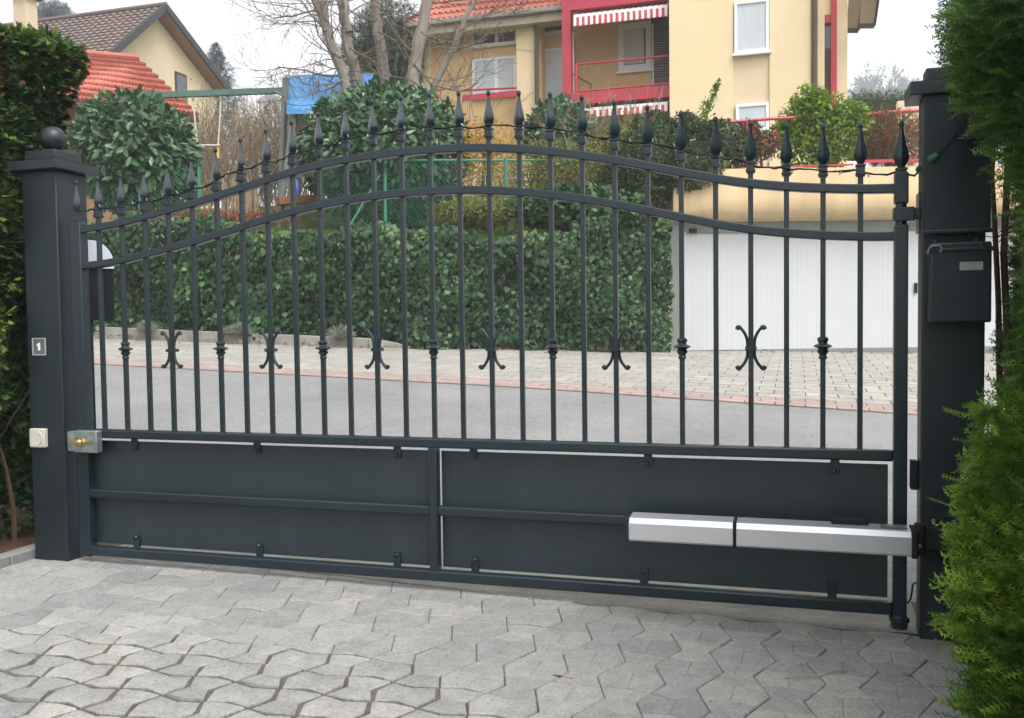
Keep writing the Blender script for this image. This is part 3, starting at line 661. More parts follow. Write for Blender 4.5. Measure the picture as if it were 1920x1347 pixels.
c_ = MB(); c_.tube([(3.885, -.138, 1.708), (3.93, -.148, 1.755), (3.95, -.150, 1.80), (3.945, -.15, 1.835), (3.925, -.152, 1.86), (3.915, -.155, 1.875)], .004, 6)
c_.tube([(3.95, -.150, 1.79), (3.975, -.155, 1.76), (4.0, -.155, 1.79), (4.02, -.155, 1.86), (4.03, -.155, 1.90)], .004, 6)
c_.tube([(3.975, -.150, 1.80), (3.962, -.155, 1.85), (3.975, -.155, 1.88)], .004, 6); part(c_, 'lead', M['blackp'], sl_)
b = MB(); b.box(3.975, 4.045, -.20, -.13, 1.74, 1.86); part(b, 'transformer', M['blackp'], sl_, bevel=.01)

# ================================================================== MAILBOX
mb_ = thing('mailbox', 'black mailbox with rounded silver hood behind the left end of the gate', 'mailbox', (-.262, .355, 0))
mb_.rotation_euler.z = rad(41)
hx0, hx1, hy = -.262 - .15, -.262 + .15, .355
def hood(y0, y1, grow, m, nm):
    P_ = []
    for k in range(13):
        a = rad(90 * k / 12); P_.append((hx1 - .115 + (.115 + grow) * math.sin(a), 1.468 + (.135 + grow) * math.cos(a)))
    poly = [(hx0, 1.603 + grow)] + P_ + [(hx1 + grow, 1.45), (hx0, 1.45)]
    b = MB(); b.poly([(x, y0, z) for x, z in poly], (0, y1 - y0, 0)); return part(b, nm, m, mb_)
hood(hy, hy + .12, 0, M['silver'], 'hood'); hood(hy + .002, hy + .125, .008, M['blackp'], 'hood_rim')
b = MB(); b.box(hx0 + .01, hx1 - .005, hy + .01, hy + .11, 1.172, 1.45); bd = part(b, 'body', M['blackp'], mb_, bevel=.004)
b = MB()
for k in range(20):
    for xx in (-.175, -.162, -.149): b.box(xx, xx + .007, hy + .006, hy + .0095, 1.20 + k * .012, 1.205 + k * .012)
part(b, 'vent_slots', M['darkroom'], bd)
b = MB(); b.box(-.262 + .0, -.262 + .035, .39, .42, -.05, 1.175); part(b, 'stand', M['post'], mb_, bevel=.003)

# ================================================================== IVY WALL, GARAGE
def wl(x, off=0, dz=0): y, z = wall_line(x); return (x, y + off, z + dz)
b = MB(); xs = [-16, -7.7, -2.92, 1.28]
for i in range(3):
    a, c = wl(xs[i]), wl(xs[i + 1]); b.hexa((a[0], a[1] + .30, a[2] - .3), (c[0], c[1] + .30, c[2] - .3), (c[0], c[1] + .30, c[2] + 1.80), (a[0], a[1] + .30, a[2] + 1.80), (0, .3, 0))
tag(b.build('retaining_wall', M['parapet']), 'beige retaining wall almost wholly hidden under ivy left of the garage', 'wall')
iv = thing('ivy', 'dense dark green ivy covering the long wall between the driveway and the garage', 'ivy', (-3, 10.5, .8))
n = 36000; X = rng.uniform(-10.5, 1.32, n); T = rng.random(n)
Y0 = np.array([wall_line(x)[0] for x in X]); Z0 = np.array([wall_line(x)[1] for x in X])
bulge = .16 * np.sin(X * 2.1 + T * 3) + .13 * np.sin(X * 4.7 - T * 5) + .10 * np.sin(X * .9 + 2) + rng.normal(0, .05, n)
topv = 2.0 + .10 * np.sin(X * 1.7) + .08 * np.sin(X * 5.1) + .32 * np.clip((X + 1.2) / 1.5, 0, 1)
lowv = .06 + .05 * np.sin(X * 3.3) + .03 * np.sin(X * 9)
round_ = np.where(T > .86, (T - .86) / .14, 0)
Yp = Y0 - .16 - bulge + np.where(np.arange(n) % 3 == 0, .13, 0) + round_ ** 2 * .55 * rng.random(n); Zp = Z0 + lowv + T * (topv - lowv) - round_ * .05 + rng.normal(0, .03, n)
nr = np.stack([rng.normal(0, .40, n), -1 + round_ * .6 + rng.normal(0, .3, n), .40 + round_ + rng.normal(0, .4, n)], 1)
axv = np.stack([rng.normal(0, .55, n), rng.normal(-.2, .3, n), -1 + rng.normal(0, .4, n)], 1)
tn = .30 + .14 * np.sin(X * 3 + Zp * 4) + .10 * np.sin(X * 7.7 - Zp * 9) + rng.normal(0, .20, n) + .18 * round_
leaves('leaves', 'ivy', np.stack([X, Yp, Zp], 1), axv, nr, rng.choice([.7, 1, 1, 1.25], n) * rng.uniform(.05, .10, n), M['ivy'], iv, tn, org=(-3, 10.5, .8))
# kerb along the foot of the ivy, left half
b = MB(); pv = None
for x in np.linspace(-13, -3.25, 14):
    q = Vector(wl(x, -.42, .0)); 
    if pv is not None: b.hexa((pv.x, pv.y, pv.z - .1), (q.x - .01, q.y, q.z - .1), (q.x - .01, q.y, q.z + .15), (pv.x, pv.y, pv.z + .15), (0, .14, 0))
    pv = q
q = Vector(wl(-2.7, -.12, 0)); b.hexa((pv.x, pv.y, pv.z - .1), (q.x, q.y, q.z - .1), (q.x, q.y, q.z + .02), (pv.x, pv.y, pv.z + .15), (.06, .14, 0))
tag(b.build('kerb', M['concrete'], bevel=.012), 'pale raised kerb along the foot of the ivy, ending in a ramped stone', 'kerb')
LV = [((249, 640), .20, 'small round grey lavender at the far left of the kerb'), ((428, 648), .22, 'grey lavender at the kerb left of the middle, second from left'), ((405, 652), .15, 'low pale lavender tuft beside the second lavender'), ((622, 655), .26, 'largest grey lavender with upright stems by the kerb'), ((790, 660), .24, 'sparse grey lavender right of the kerb end')]
for (px, py), s_, lab in LV:
    r_ = ray(px, py); x = at_d(px, py, 14.7).x; yy, zz = wall_line(x); c = Vector((x, yy - .5 if px < 700 else yy - .35, zz + .10))
    t = thing('lavender', lab, 'lavender', tuple(c), 'lavender plants along the kerb'); n = 420
    n = 1100; d = rdir(n); d[:, 2] = np.abs(d[:, 2]) + .3; d = unit(d)
    leaves('foliage', 'blade', np.tile(np.array(c), (n, 1)) + d * rng.uniform(.2, .85, (n, 1)) * s_, d + rdir(n) * .4, rdir(n), s_ * rng.uniform(.18, .4, n), M['lavender'], t, org=tuple(c))
n = 900; X = np.concatenate([rng.uniform(-9, 1.2, 700), rng.uniform(1.3, 6, 200)]); Y0 = np.array([wall_line(x)[0] for x in X]); Z0 = np.array([wall_line(x)[1] for x in X])
oy = np.where(X > 1.2, rng.exponential(.05, n) - .05, rng.exponential(.22, n))
pos = np.stack([X, Y0 - .42 * (X < -2.7) - oy, Z0 + .03 - oy * .05], 1)
tag(leaves('fallen_leaves', 'leaf', pos, rdir(n) * np.array([1, 1, .2]), np.array([0, 0, 1]) + rdir(n) * .4, rng.uniform(.03, .08, n), M['litter']), 'scattered dry brown leaves along the foot of the ivy', 'leaves', kind='stuff')

# garage: frontal to the camera at 16.5 m
GD = 16.5
def gp(px, py, off=0): return at_d(px, py, GD + off)
hz = Vector((FV.x, FV.y, 0)).normalized(); hr = Vector((hz.y, -hz.x, 0))
gz0 = gp(1500, 662).z; gz1 = gp(1500, 433).z; gzp = gp(1500, 415).z; gzt = gp(1500, 322).z
gL = gp(1277, 600); gR = gp(2060, 600)
def G(px, z, off=0):
    p = gp(px, 600, 0); q = Vector((p.x, p.y, z)) + hz * off; return q
ga = thing('garage', 'flat roofed beige garage with a wide white door behind the right half of the gate', 'garage', tuple(G(1500, gz0)))
# parapet (front bulges slightly), returns left into the ivy
b = MB(); prof = [(.0, gzt), (-.02, gzt - .25), (-.03, gzt - .5), (-.02, gzp + .20), (.08, gzp + .06), (.30, gzp - .0)]
vs = []; N_ = 24
for i in range(N_ + 1):
    px = lerp(1258, 2080, i / N_)
    for o_, z in prof: vs.append(G(px, z, o_ - .30))
    vs.append(G(px, gzp, .4)); vs.append(G(px, gzt, .4))
k = len(prof) + 2
fs = [(i * k + j, i * k + (j + 1) % k, (i + 1) * k + (j + 1) % k, (i + 1) * k + j) for i in range(N_) for j in range(k)] + [tuple(range(k)), tuple(N_ * k + j for j in reversed(range(k)))]
b.add(vs, fs, None, True); part(b, 'parapet', M['parapet'], ga, sharp=50)
b = MB(); b.hexa(G(1278, gz1 - .02, .08), G(2060, gz1 - .02, .08), G(2060, gzp + .05, .08), G(1278, gzp + .05, .08), hz * .2); part(b, 'lintel', M['greytrim'], ga)
b = MB(); b.hexa(G(1256, gz0 - .3, -.02), G(1275, gz0 - .3, -.02), G(1275, gzp + .05, -.02), G(1256, gzp + .05, -.02), hz * .35); part(b, 'jamb', M['greytrim'], ga)
b = MB(); b.hexa(G(1276, gz0 - .3, .05), G(1287, gz0 - .3, .05), G(1287, gz1, .05), G(1276, gz1, .05), hz * .2); part(b, 'door_frame', M['garage_white'], ga)
b = MB()   # door: shallow vertical grooves
edges = []; px = 1287.5; A0 = G(1287.5, 0); A1 = G(2050, 0); Ld = (A1 - A0).length; dv = (A1 - A0).normalized(); m_ = int(Ld / .09)
vs = []
for i in range(m_ + 1):
    s0 = i * .09
    for ds, oo in ((0, .115), (.008, .1140), (.082, .1140), (.088, .115)):
        p = A0 + dv * (s0 + ds) + hz * oo; vs += [Vector((p.x, p.y, gz0 + .03)), Vector((p.x, p.y, gz1))]
fs = [(2 * i, 2 * i + 2, 2 * i + 3, 2 * i + 1) for i in range(len(vs) // 2 - 1)]
b.add(vs, fs); dr = part(b, 'door', M['garage_white'], ga)
b = MB(); b.hexa(G(1277, gz0 - .2, .095), G(2050, gz0 - .2, .095), G(2050, gz0 + .07, .075), G(1277, gz0 + .07, .075), hz * .1); part(b, 'door_sill', M['greytrim'], ga)
b = MB(); p = G(1721, gp(1721, 540).z, .09); b.box(p.x - .025, p.x + .025, p.y - .02, p.y + .02, p.z - .09, p.z + .09); b.bar(p + Vector((0, -.03, .06)), p + hr * .13 + Vector((0, -.03, .06)), .02, .02); part(b, 'handle', M['blackp'], dr, bevel=.004)
b = MB(); b.hexa(G(1265, gzt - .35, .42), G(2100, gzt - .35, .42), G(2100, gzt - .35, 7), G(1265, gzt - .35, 7), (0, 0, .1)); part(b, 'roof_slab', M['concrete'], ga)
b = MB(); b.hexa(G(1294, gz1 - .01, .02), G(1308, gz1 - .01, .02), G(1308, gz1 + .06, .02), G(1294, gz1 + .06, .02), hz * .05); part(b, 'door_closer', M['blackp'], ga)
# red railing on the garage roof
def rail_thing(name, segs, r, label, group=None):
    b = MB()
    for a, c in segs: b.tube([a, c], r, 8)
    return tag(b.build(name, M['red']), label, 'railing', group)
P = at_d
rail_thing('railing', [(P(1335, 232, 16.7), P(1448, 223, 16.7)), (P(1448, 223, 16.7), P(1560, 217, 16.8)), (P(1400, 228, 16.7), P(1400, 330, 16.7)), (P(1563, 250, 16.8), P(1563, 330, 16.8))], .028, 'thin crimson handrail in front of the pale house wall above the garage', 'railings above the garage')
rail_thing('railing', [(P(1604, 217, 17), P(1662, 211, 17.2)), (P(1662, 211, 17.2), P(1760, 206, 17.4)), (P(1740, 207, 17.3), P(1740, 330, 17.3))], .035, 'thicker crimson handrail at the right, beside the right gate post', 'railings above the garage')
b = MB(); b.bar(P(1620, 303, 16.6), P(1745, 300, 16.6), .04, .05); b.bar(P(1335, 318, 16.6), P(1600, 309, 16.6), .03, .03); tag(b.build('edge_rail', M['red']), 'low dark red edge rail lying along the garage parapet', 'railing')

# ================================================================== BIG YELLOW HOUSE
YB = 20.4
hb = thing('house', 'large pale yellow house with crimson balcony frame, striped awnings and orange tiled roof', 'house', (-1, 22, 5))
def Yp(px, py, yw=YB): return at_y(px, py, yw)
def xz(px, py, yw=YB): p = at_y(px, py, yw); return p.x, p.z
def fbox(x0, x1, z0, z1, y0, y1, name, m, parent=hb, **k):
    b = MB(); b.box(min(x0, x1), max(x0, x1), y0, y1, z0, z1); return part(b, name, m, parent, **k)
xa = xz(1255, 100)[0]; xb = xz(1521, 100)[0]; xc = xz(1590, 100, YB + 4)[0]; xs0, xs1 = xz(1375, 100)[0], xz(1443, 100)[0]
BZ, TZ = 3.2, 13.5
# block front in three strips; the middle one is recessed
fbox(xa, xs0, BZ, TZ, YB, YB + 9, 'wall', M['plaster_l']); fbox(xs1, xb, BZ, TZ, YB, YB + 6, 'wall', M['plaster_l'])
fbox(xs0 + .002, xs1 - .002, BZ, TZ, YB + .06, YB + 6, 'wall_panel', M['plaster_s'])
def window(px0, py0, px1, py1, y, mid=None, glass='glass', fr=.07, sill=True, parent=hb, lab=None, slats=False):
    p0 = at_y(px0, py0, y); p1 = at_y(px1, py1, y); x0, x1, z1, z0 = p0.x, p1.x, p0.z, p1.z
    b = MB(); b.box(x0, x1, y - .05, y + .05, z1 - fr, z1); b.box(x0, x1, y - .05, y + .05, z0, z0 + fr); b.box(x0, x0 + fr, y - .0495, y + .05, z0 + fr, z1 - fr); b.box(x1 - fr, x1, y - .0495, y + .05, z0 + fr, z1 - fr)
    if mid is not None:
        xm = lerp(x0, x1, mid); b.box(xm - fr * .7, xm + fr * .7, y - .0495, y + .05, z0 + fr, z1 - fr)
    if sill: b.box(x0 - .05, x1 + .05, y - .10, y + .02, z0 - .06, z0 - .001)
    f = part(b, 'window', M['frame'], parent); b = MB(); b.box(x0 + fr * .9, x1 - fr * .9, y - .012, y - .002, z0 + fr * .9, z1 - fr * .9); part(b, 'pane', M[glass], f)
    if glass == 'glass':
        b = MB(); n_ = 22; vs = []
        for i in range(n_ + 1): vs += [(lerp(x0 + fr, x1 - fr, i / n_), y - .016 - .006 * (i % 2), z0 + fr), (lerp(x0 + fr, x1 - fr, i / n_), y - .016 - .006 * (i % 2), z1 - fr)]
        b.add(vs, [(2 * i, 2 * i + 2, 2 * i + 3, 2 * i + 1) for i in range(n_)], None, True); part(b, 'curtain', M['curtain'], f)
    return f
window(1377, 5, 1442, 96, YB - .0); window(1380, 197, 1442, 245, YB)
# right end of the block: downpipe, pilaster, red frame with glazing, end wall
x1525 = xz(1527, 100, YB)[0]; b = MB(); b.lathe([(.075, BZ), (.075, TZ)], (x1525, YB - .02, 0), 10); part(b, 'downpipe', M['brownmetal'], hb)
xa1, xb1 = xz(1533, 100, YB + .3)[0], xz(1546, 100, YB + .3)[0]; fbox(xa1 - .15, xb1, BZ, TZ, YB + .3, YB + 6, 'pilaster', M['plaster_l'])
xr0, xr1 = xz(1543, 100, YB + 1.2)[0], xz(1558, 100, YB + 1.2)[0]; xr2 = xz(1569, 100, YB + 1.2)[0]
fbox(xr0, xr1, BZ, xz(1550, 0, YB + 1.2)[1] - 0, YB + 1.35, YB + 1.5, 'side_glazing', M['darkglass'])
fbox(xr1, xr2, BZ, TZ, YB + 1.15, YB + 1.4, 'red_post', M['red']); zt = xz(1550, 28, YB + 1.2)[1]; zb_ = xz(1550, 43, YB + 1.2)[1]
fbox(xr0 - .1, xr1, zb_, zt, YB + 1.2, YB + 1.42, 'red_beam', M['red']); fbox(xr0 - .1, xr1, zt, TZ, YB + 1.22, YB + 1.5, 'wall', M['plaster_s'])
fbox(xr2, xz(1589, 100, YB + 1.2)[0], BZ, TZ, YB + 1.18, YB + 6, 'wall', M['plaster_s'])
b = MB(); xq, zq0, zq1 = xz(1549, 70, YB + 1.3)[0], xz(1549, 90, YB + 1.3)[1], BZ; b.box(xq - .12, xq + .13, YB + 1.33, YB + 1.349, zq1, zq0); part(b, 'glazing_frame', M['brownmetal'], hb)
# eave ends seen from below at the right
for (q0, q1, yb_, m_) in (((1588, 55), (1608, 55), YB + 2.0, 'wood_beige'), ((1612, 46), (1638, 46), YB + 1.2, 'wood_beige')):
    A_ = at_y(q0[0], q0[1], yb_); B_ = at_y(q1[0], q1[1], yb_); b = MB()
    b.hexa(A_, B_, B_ + Vector((.25, -3.0, 2.6)), A_ + Vector((.05, -3.0, 2.6)), (0, .03, .14)); ev = part(b, 'eave', M[m_], hb)
    b = MB(); b.bar(A_ + Vector((-.02, .02, -.03)), B_ + Vector((.02, .02, -.03)), .08, .12); b.bar(B_ + Vector((.02, 0, 0)), B_ + Vector((.27, -3, 2.6)), .05, .16); part(b, 'fascia', M['brownmetal'], ev)
# balcony: crimson frame
yF = YB + .55; xpl0, xpl1 = xz(1056, 100, yF)[0], xz(1072, 100, yF)[0]
fbox(xpl0, xpl1, BZ, xz(1064, -30, yF)[1], yF - .12, yF + .12, 'red_post', M['red'])
zb0 = xz(1160, 12, yF)[1]; zb1 = xz(1160, -25, yF)[1]; fbox(xpl0 - .0, xa + .0, zb0, zb1, yF - .125, yF + .12, 'red_beam', M['red'])
zs0 = xz(1170, 191, yF)[1]; zs1 = xz(1170, 170, yF)[1]
fbox(xpl1, xa, zs0, zs1, yF - .15, yF + .1, 'balcony_edge', M['red']); fbox(xpl1, xa, zs0 + .05, zs1 - .03, yF + .1, yF + 2.4, 'balcony_floor', M['concrete'])
fbox(xpl1 - .0, xa, zb1 - .1, zb1 + .1, yF + .12, yF + 3, 'balcony_ceiling', M['plaster'])
yW = YB + 2.3; xw0 = xz(1072, 100, yW)[0]
fbox(xw0 - .6, xa + .02, BZ, TZ, yW, yW + .3, 'recess_wall', M['plaster'])
xjog = xz(1160, 100, yW - .6)[0]
fbox(xz(1225, 100, yW)[0] - .05, xa + .0, xz(1200, 130, yW)[1] - .3, zb1, yW - .04, yW - .002, 'blind_shade_sheet', M['slatback'])  # dark sheet behind the slats; its colour stands in for the shadow between them
window(1159, 47, 1222, 130, yW - .03, glass='darkglass', fr=.16)
wz = at_y(1190, 60, yW).z
b = MB(); p0, p1 = at_y(1166, 54, yW - .06), at_y(1208, 118, yW - .06); b.box(p0.x, p1.x, yW - .065, yW - .055, p1.z, p0.z); part(b, 'window_pane', M['curtain'], hb)
for k in range(24):
    zz = lerp(at_y(1240, 50, yW).z, at_y(1240, 158, yW).z, k / 23); x0 = at_y(1227, 100, yW).x
    if k in (0, 1, 2): continue
    b = MB(); b.hexa((x0, yW - .10, zz), (xa - .02, yW - .10, zz), (xa - .02, yW - .05, zz + .035), (x0, yW - .05, zz + .035), (0, 0, .008)); part(b, 'blind_slat', M['slat'], hb)
b = MB(); p0 = at_y(1222, 45, yW - .1); p1 = at_y(1226, 165, yW - .1); b.box(p0.x, p1.x, yW - .10, yW, p1.z, p0.z); part(b, 'door_frame', M['frame'], hb)
# balcony railing
b = MB(); rt0, rt1 = at_y(1080, 121, yF), at_y(1252, 106, yF); zt_ = (rt0.z + rt1.z) / 2; zl_ = (at_y(1080, 172, yF).z + at_y(1250, 158, yF).z) / 2; x0, x1 = rt0.x, rt1.x
b.tube([(x0, yF, zt_), (x1, yF, zt_), (x1, yF, zl_), (x0, yF, zl_), (x0, yF, zt_)], .030, 8); b.tube([(x0, yF, zt_), (x0, yF, zs1 - .1)], .045, 8)
xr_ = x0 - .30; b.tube([(xr_, yF + .15, zt_ - .1), (xr_ + .12, yF + .6, zt_ - .12), (xr_ + .42, yF + 1.3, zt_ - .22), (xr_ + .42, yF + 1.3, zl_)], .025, 8)
for k in range(1, 5): b.tube([(lerp(x0, x1, k / 5), yF, zl_), (lerp(x0, x1, k / 5), yF, zs1)], .015, 6)
part(b, 'balcony_railing', M['red'], hb)
fbox(xz(1070, 100, yF + .6)[0] - .02, xz(1077, 100, yF + .6)[0], xz(1074, 185, yF)[1], xz(1074, 50, yF)[1], yF + .5, yF + .6, 'white_trim', M['frame'])
# awnings: cassette, sloping cloth, scalloped valance
def awning(px0, py0, px1, y, drop, label, nst, hgt=.30, cloth=.25):
    t = thing('awning', label, 'awning', tuple(at_y((px0 + px1) / 2, py0, y)), 'striped awnings on the yellow house')
    p0 = at_y(px0, py0, y); p1 = at_y(px1, py0, y); x0, x1 = p0.x, p1.x; zt = at_y((px0 + px1) / 2, py0, y).z
    b = MB(); b.box(x0, x1, y - .05, y + .03, zt - .05, zt + .03); part(b, 'front_bar', M['frame'], t)
    w_ = (x1 - x0) / nst; bw = MB(); brd = MB(); cw = MB(); cr = MB()
    for i in range(nst):
        a = x0 + i * w_; tgt = brd if i % 2 else bw; tc = cr if i % 2 else cw
        pts = [(a, y - .045, zt - .04), (a, y - .05, zt - hgt + .03), (a + w_ * .2, y - .055, zt - hgt), (a + w_ * .8, y - .055, zt - hgt), (a + w_, y - .05, zt - hgt + .03), (a + w_, y - .045, zt - .04)]
        tgt.poly(pts, (0, -.006, 0)); tc.hexa((a, y, zt + .03), (a + w_, y, zt + .03), (a + w_, y + .8, zt + .03 + cloth), (a, y + .8, zt + .03 + cloth), (0, 0, .006))
    part(bw, 'valance', M['stripe'], t); part(brd, 'valance_stripes', M['stripe_r'], t); part(cw, 'cloth', M['stripe'], t); part(cr, 'cloth_stripes', M['stripe_r'], t)
    return t
awning(1076, 22, 1252, yF - .25, 0, 'red and white striped awning at the top of the crimson balcony frame', 33, .27, .35)
awning(1096, 200, 1252, yF - .3, 0, 'red and white striped awning hanging beneath the crimson balcony floor', 27, .22, .2)
fbox(xpl1, xa, BZ, zs0 - .0, yF + 1.6, yF + 1.8, 'lower_wall', M['plaster_s'])
# left wing
yL = YB + 1.6
xl = xz(788, 100, yL)[0]; xm = xz(1058, 100, yL)[0]
ez = xz(900, 47, yL)[1]
def wall_with(px0, px1, m, y0, nm='wall'): a = xz(px0, 100, y0)[0]; c = xz(px1, 100, y0)[0]; return fbox(a, c, BZ, ez + .25, y0, yL + 5, nm, M[m])
wall_with(789, 805, 'plaster_l', yL - .15, 'pilaster'); wall_with(803, 969, 'plaster', yL + .05); wall_with(968, 1004, 'plaster_l', yL - .5, 'pilaster'); wall_with(1012, 1074, 'plaster', yL + .35)
wall_with(1002, 1016, 'plaster', yL - .1, 'pilaster')
window(886, 55, 969, 80, yL + .0, mid=.55, glass='darkglass', fr=.05); window(886, 113, 969, 176, yL + .0, mid=.55)
window(1016, 30, 1058, 61, yL + .28, glass='darkglass', fr=.06); window(1018, 94, 1062, 215, yL + .28, fr=.06, sill=False)
b = MB(); p = at_y(1006, 150, yL - .62); q = at_y(1000, 36, yL - .62); b.tube([(p.x, p.y, BZ), (p.x, p.y, q.z - .35), (p.x - .04, p.y, q.z - .15), (p.x - .22, p.y, q.z), (p.x - .25, p.y, q.z + .15)], .055, 8); part(b, 'downpipe', M['brownmetal'], hb)
awning(818, 60, 968, yL - .35, 0, 'small faded red striped awning under the orange roof of the left wing', 26, .12, .12)
z0_, z1_ = xz(920, 186, yL - .9)[1], xz(920, 175, yL - .9)[1]; fbox(xz(866, 100, yL - .9)[0], xz(969, 100, yL - .9)[0], z0_, z1_, yL - .95, yL - .88, 'balcony_edge', M['red'])
b = MB(); a, c = at_y(866, 170, yL - .9), at_y(969, 165, yL - .9); b.tube([a, c], .03, 8); part(b, 'balcony_railing', M['red'], hb)
def tile_roof(name, m, A_, B_, C_, D_, rows, cols, parent, lift=.05, wave=.025, per=6, seed=1, back=True):
    """A-B eave, D-C ridge; stepped rows of wavy tiles"""
    A_, B_, C_, D_ = map(Vector, (A_, B_, C_, D_)); nrm = (B_ - A_).cross(D_ - A_).normalized()
    if nrm.z < 0: nrm = -nrm
    r = random.Random(seed); mb = MB(); wtot = (B_ - A_).length
    for j in range(rows):
        t0, t1 = j / rows, (j + 1.12) / rows; n_ = cols * per; vs = []; tn = []
        for i in range(n_ + 1):
            u = i / n_; ph = u * cols * 2 * math.pi; h_ = wave * (math.sin(ph) + .3 * math.sin(2 * ph))
            lo = A_.lerp(B_, u).lerp(D_.lerp(C_, u), t0) + nrm * (lift + h_); hi = A_.lerp(B_, u).lerp(D_.lerp(C_, u), min(t1, 1)) + nrm * (h_ * .6)
            vs += [lo - nrm * (lift * .9 + h_ * .5), lo, hi]
        o = len(mb.v)
        for i in range(n_):
            for q in (0, 1): mb.f.append((o + i * 3 + q, o + i * 3 + 3 + q, o + i * 3 + 4 + q, o + i * 3 + 1 + q)); mb.sm.append(False)
        mb.v += [tuple(v) for v in vs]
        for i in range(n_ + 1):
            if i % per == 0: tv = r.gauss(.5, .15)
            mb.t += [min(1, max(0, tv))] * 3
    if back: mb.hexa(A_ - nrm * .02, B_ - nrm * .02, C_ - nrm * .02, D_ - nrm * .02, nrm * -.08)
    return part(mb, name, m, parent)
e0 = at_y(765, 44, yL - .9); e1 = at_y(1062, 14, yL - .9); ze = (e0.z + e1.z) / 2; ex0, ex1 = e0.x, e1.x
tile_roof('roof', M['tile_o2'], (ex0, yL - .9, ze), (ex1, yL - .9, ze), (ex1 + .1, yL + 4, ze + 4.0), (ex0 + 1.7, yL + 4, ze + 4.0), 14, 26, hb, lift=.06, wave=.035)
b = MB(); b.bar((ex0 - .05, yL - .97, ze - .06), (ex1, yL - .97, ze - .06), .14, .14); part(b, 'gutter', M['greymetal'], hb, bevel=.03)
b = MB(); b.box(ex0 + .05, ex1, yL - .88, yL - .4, ze - .34, ze - .10); part(b, 'soffit', M['wood_beige'], hb)
b = MB()
for k in range(2): b.bar((ex0 + .7, yL - .2 + k * .4, ze + .75 + k * .33), (ex1, yL - .2 + k * .4, ze + .75 + k * .33), .03, .03)
part(b, 'snow_guard', M['brownmetal'], hb)
b = MB(); b.bar((ex0 - .02, yL - .9, ze), (ex0 + 1.7, yL + 4, ze + 4.0), .08, .16); part(b, 'verge_board', M['brownmetal'], hb)
# plain roof over the tall block, out of the picture but casting light and shade
b = MB(); b.hexa((xa - 4.4, YB - .5, TZ), (xc + .3, YB - .5, TZ), (xc + .3, YB + 9, TZ), (xa - 4.4, YB + 9, TZ), (0, 0, .2)); part(b, 'roof', M['tile_o2'], hb)

# ================================================================== LEFT HOUSE
hl = thing('house', 'beige house with steep brown tiled gable roof at the upper left', 'house', tuple(at_d(310, 300, 36)))
d1 = 34.0; A_ = at_d(200, 107, d1); xg = A_.x
apex = at_x(310, 12, xg); FE = at_x(432, 172, xg); NE = Vector(A_); 
ov = .55
apx, nex, fex = apex, NE, FE
wx = xg - ov
def inw(p, dz=-.22): return Vector((wx, p.y, p.z + dz))
wy0 = lerp(apex.y, NE.y, .90); wy1 = lerp(apex.y, FE.y, .90)
slopeN = (apex.z - NE.z) / (apex.y - NE.y); slopeF = (apex.z - FE.z) / (FE.y - apex.y)
b = MB(); b.poly([(wx, wy0, 2), (wx, wy1, 2), (wx, wy1, apex.z - .25 - slopeF * (wy1 - apex.y)), (wx, apex.y, apex.z - .25), (wx, wy0, apex.z - .25 - slopeN * (apex.y - wy0))], (-14, 0, 0)); part(b, 'wall', M['ochre'], hl)
tile_roof('roof', M['tile_b'], (xg, NE.y, NE.z), (xg - 16, NE.y, NE.z), (xg - 16, apex.y, apex.z), (xg, apex.y, apex.z), 15, 48, hl, lift=.06, wave=.03, per=4, seed=4)
tile_roof('roof', M['tile_b'], (xg, FE.y, FE.z), (xg - 16, FE.y, FE.z), (xg - 16, apex.y, apex.z), (xg, apex.y, apex.z), 12, 20, hl, lift=.06, wave=.03, per=4, seed=5)
b = MB(); b.bar((xg + .03, NE.y, NE.z - .05), (xg + .03, apex.y, apex.z - .02), .10, .26); b.bar((xg + .03, apex.y, apex.z - .02), (xg + .03, FE.y, FE.z - .05), .10, .26); part(b, 'verge_board', M['timber_d'], hl)
b = MB(); b.hexa((xg - .02, apex.y, apex.z - .16), (xg - .02, FE.y, FE.z - .16), (wx - .3, FE.y, FE.z - .16), (wx - .3, apex.y, apex.z - .16), (0, 0, -.03)); b.hexa((xg - .02, apex.y, apex.z - .16), (xg - .02, NE.y, NE.z - .16), (wx - .3, NE.y, NE.z - .16), (wx - .3, apex.y, apex.z - .16), (0, 0, -.03)); part(b, 'soffit', M['timber'], hl)
b = MB(); b.tube([(xg + .05, apex.y, apex.z + .08), (xg - 16, apex.y, apex.z + .08)], .10, 8); part(b, 'ridge_tiles', M['tile_b'], hl)
w0 = at_x(327, 133, wx); w1 = at_x(351, 200, wx); b = MB(); b.box(wx - .1, wx + .03, w0.y, w1.y, w1.z, w0.z); wn = part(b, 'window', M['timber_d'], hl)
b = MB(); b.box(wx + .031, wx + .05, w0.y + .08, w1.y - .08, w1.z + .05, w0.z - .12); part(b, 'pane', M['darkglass'], wn)
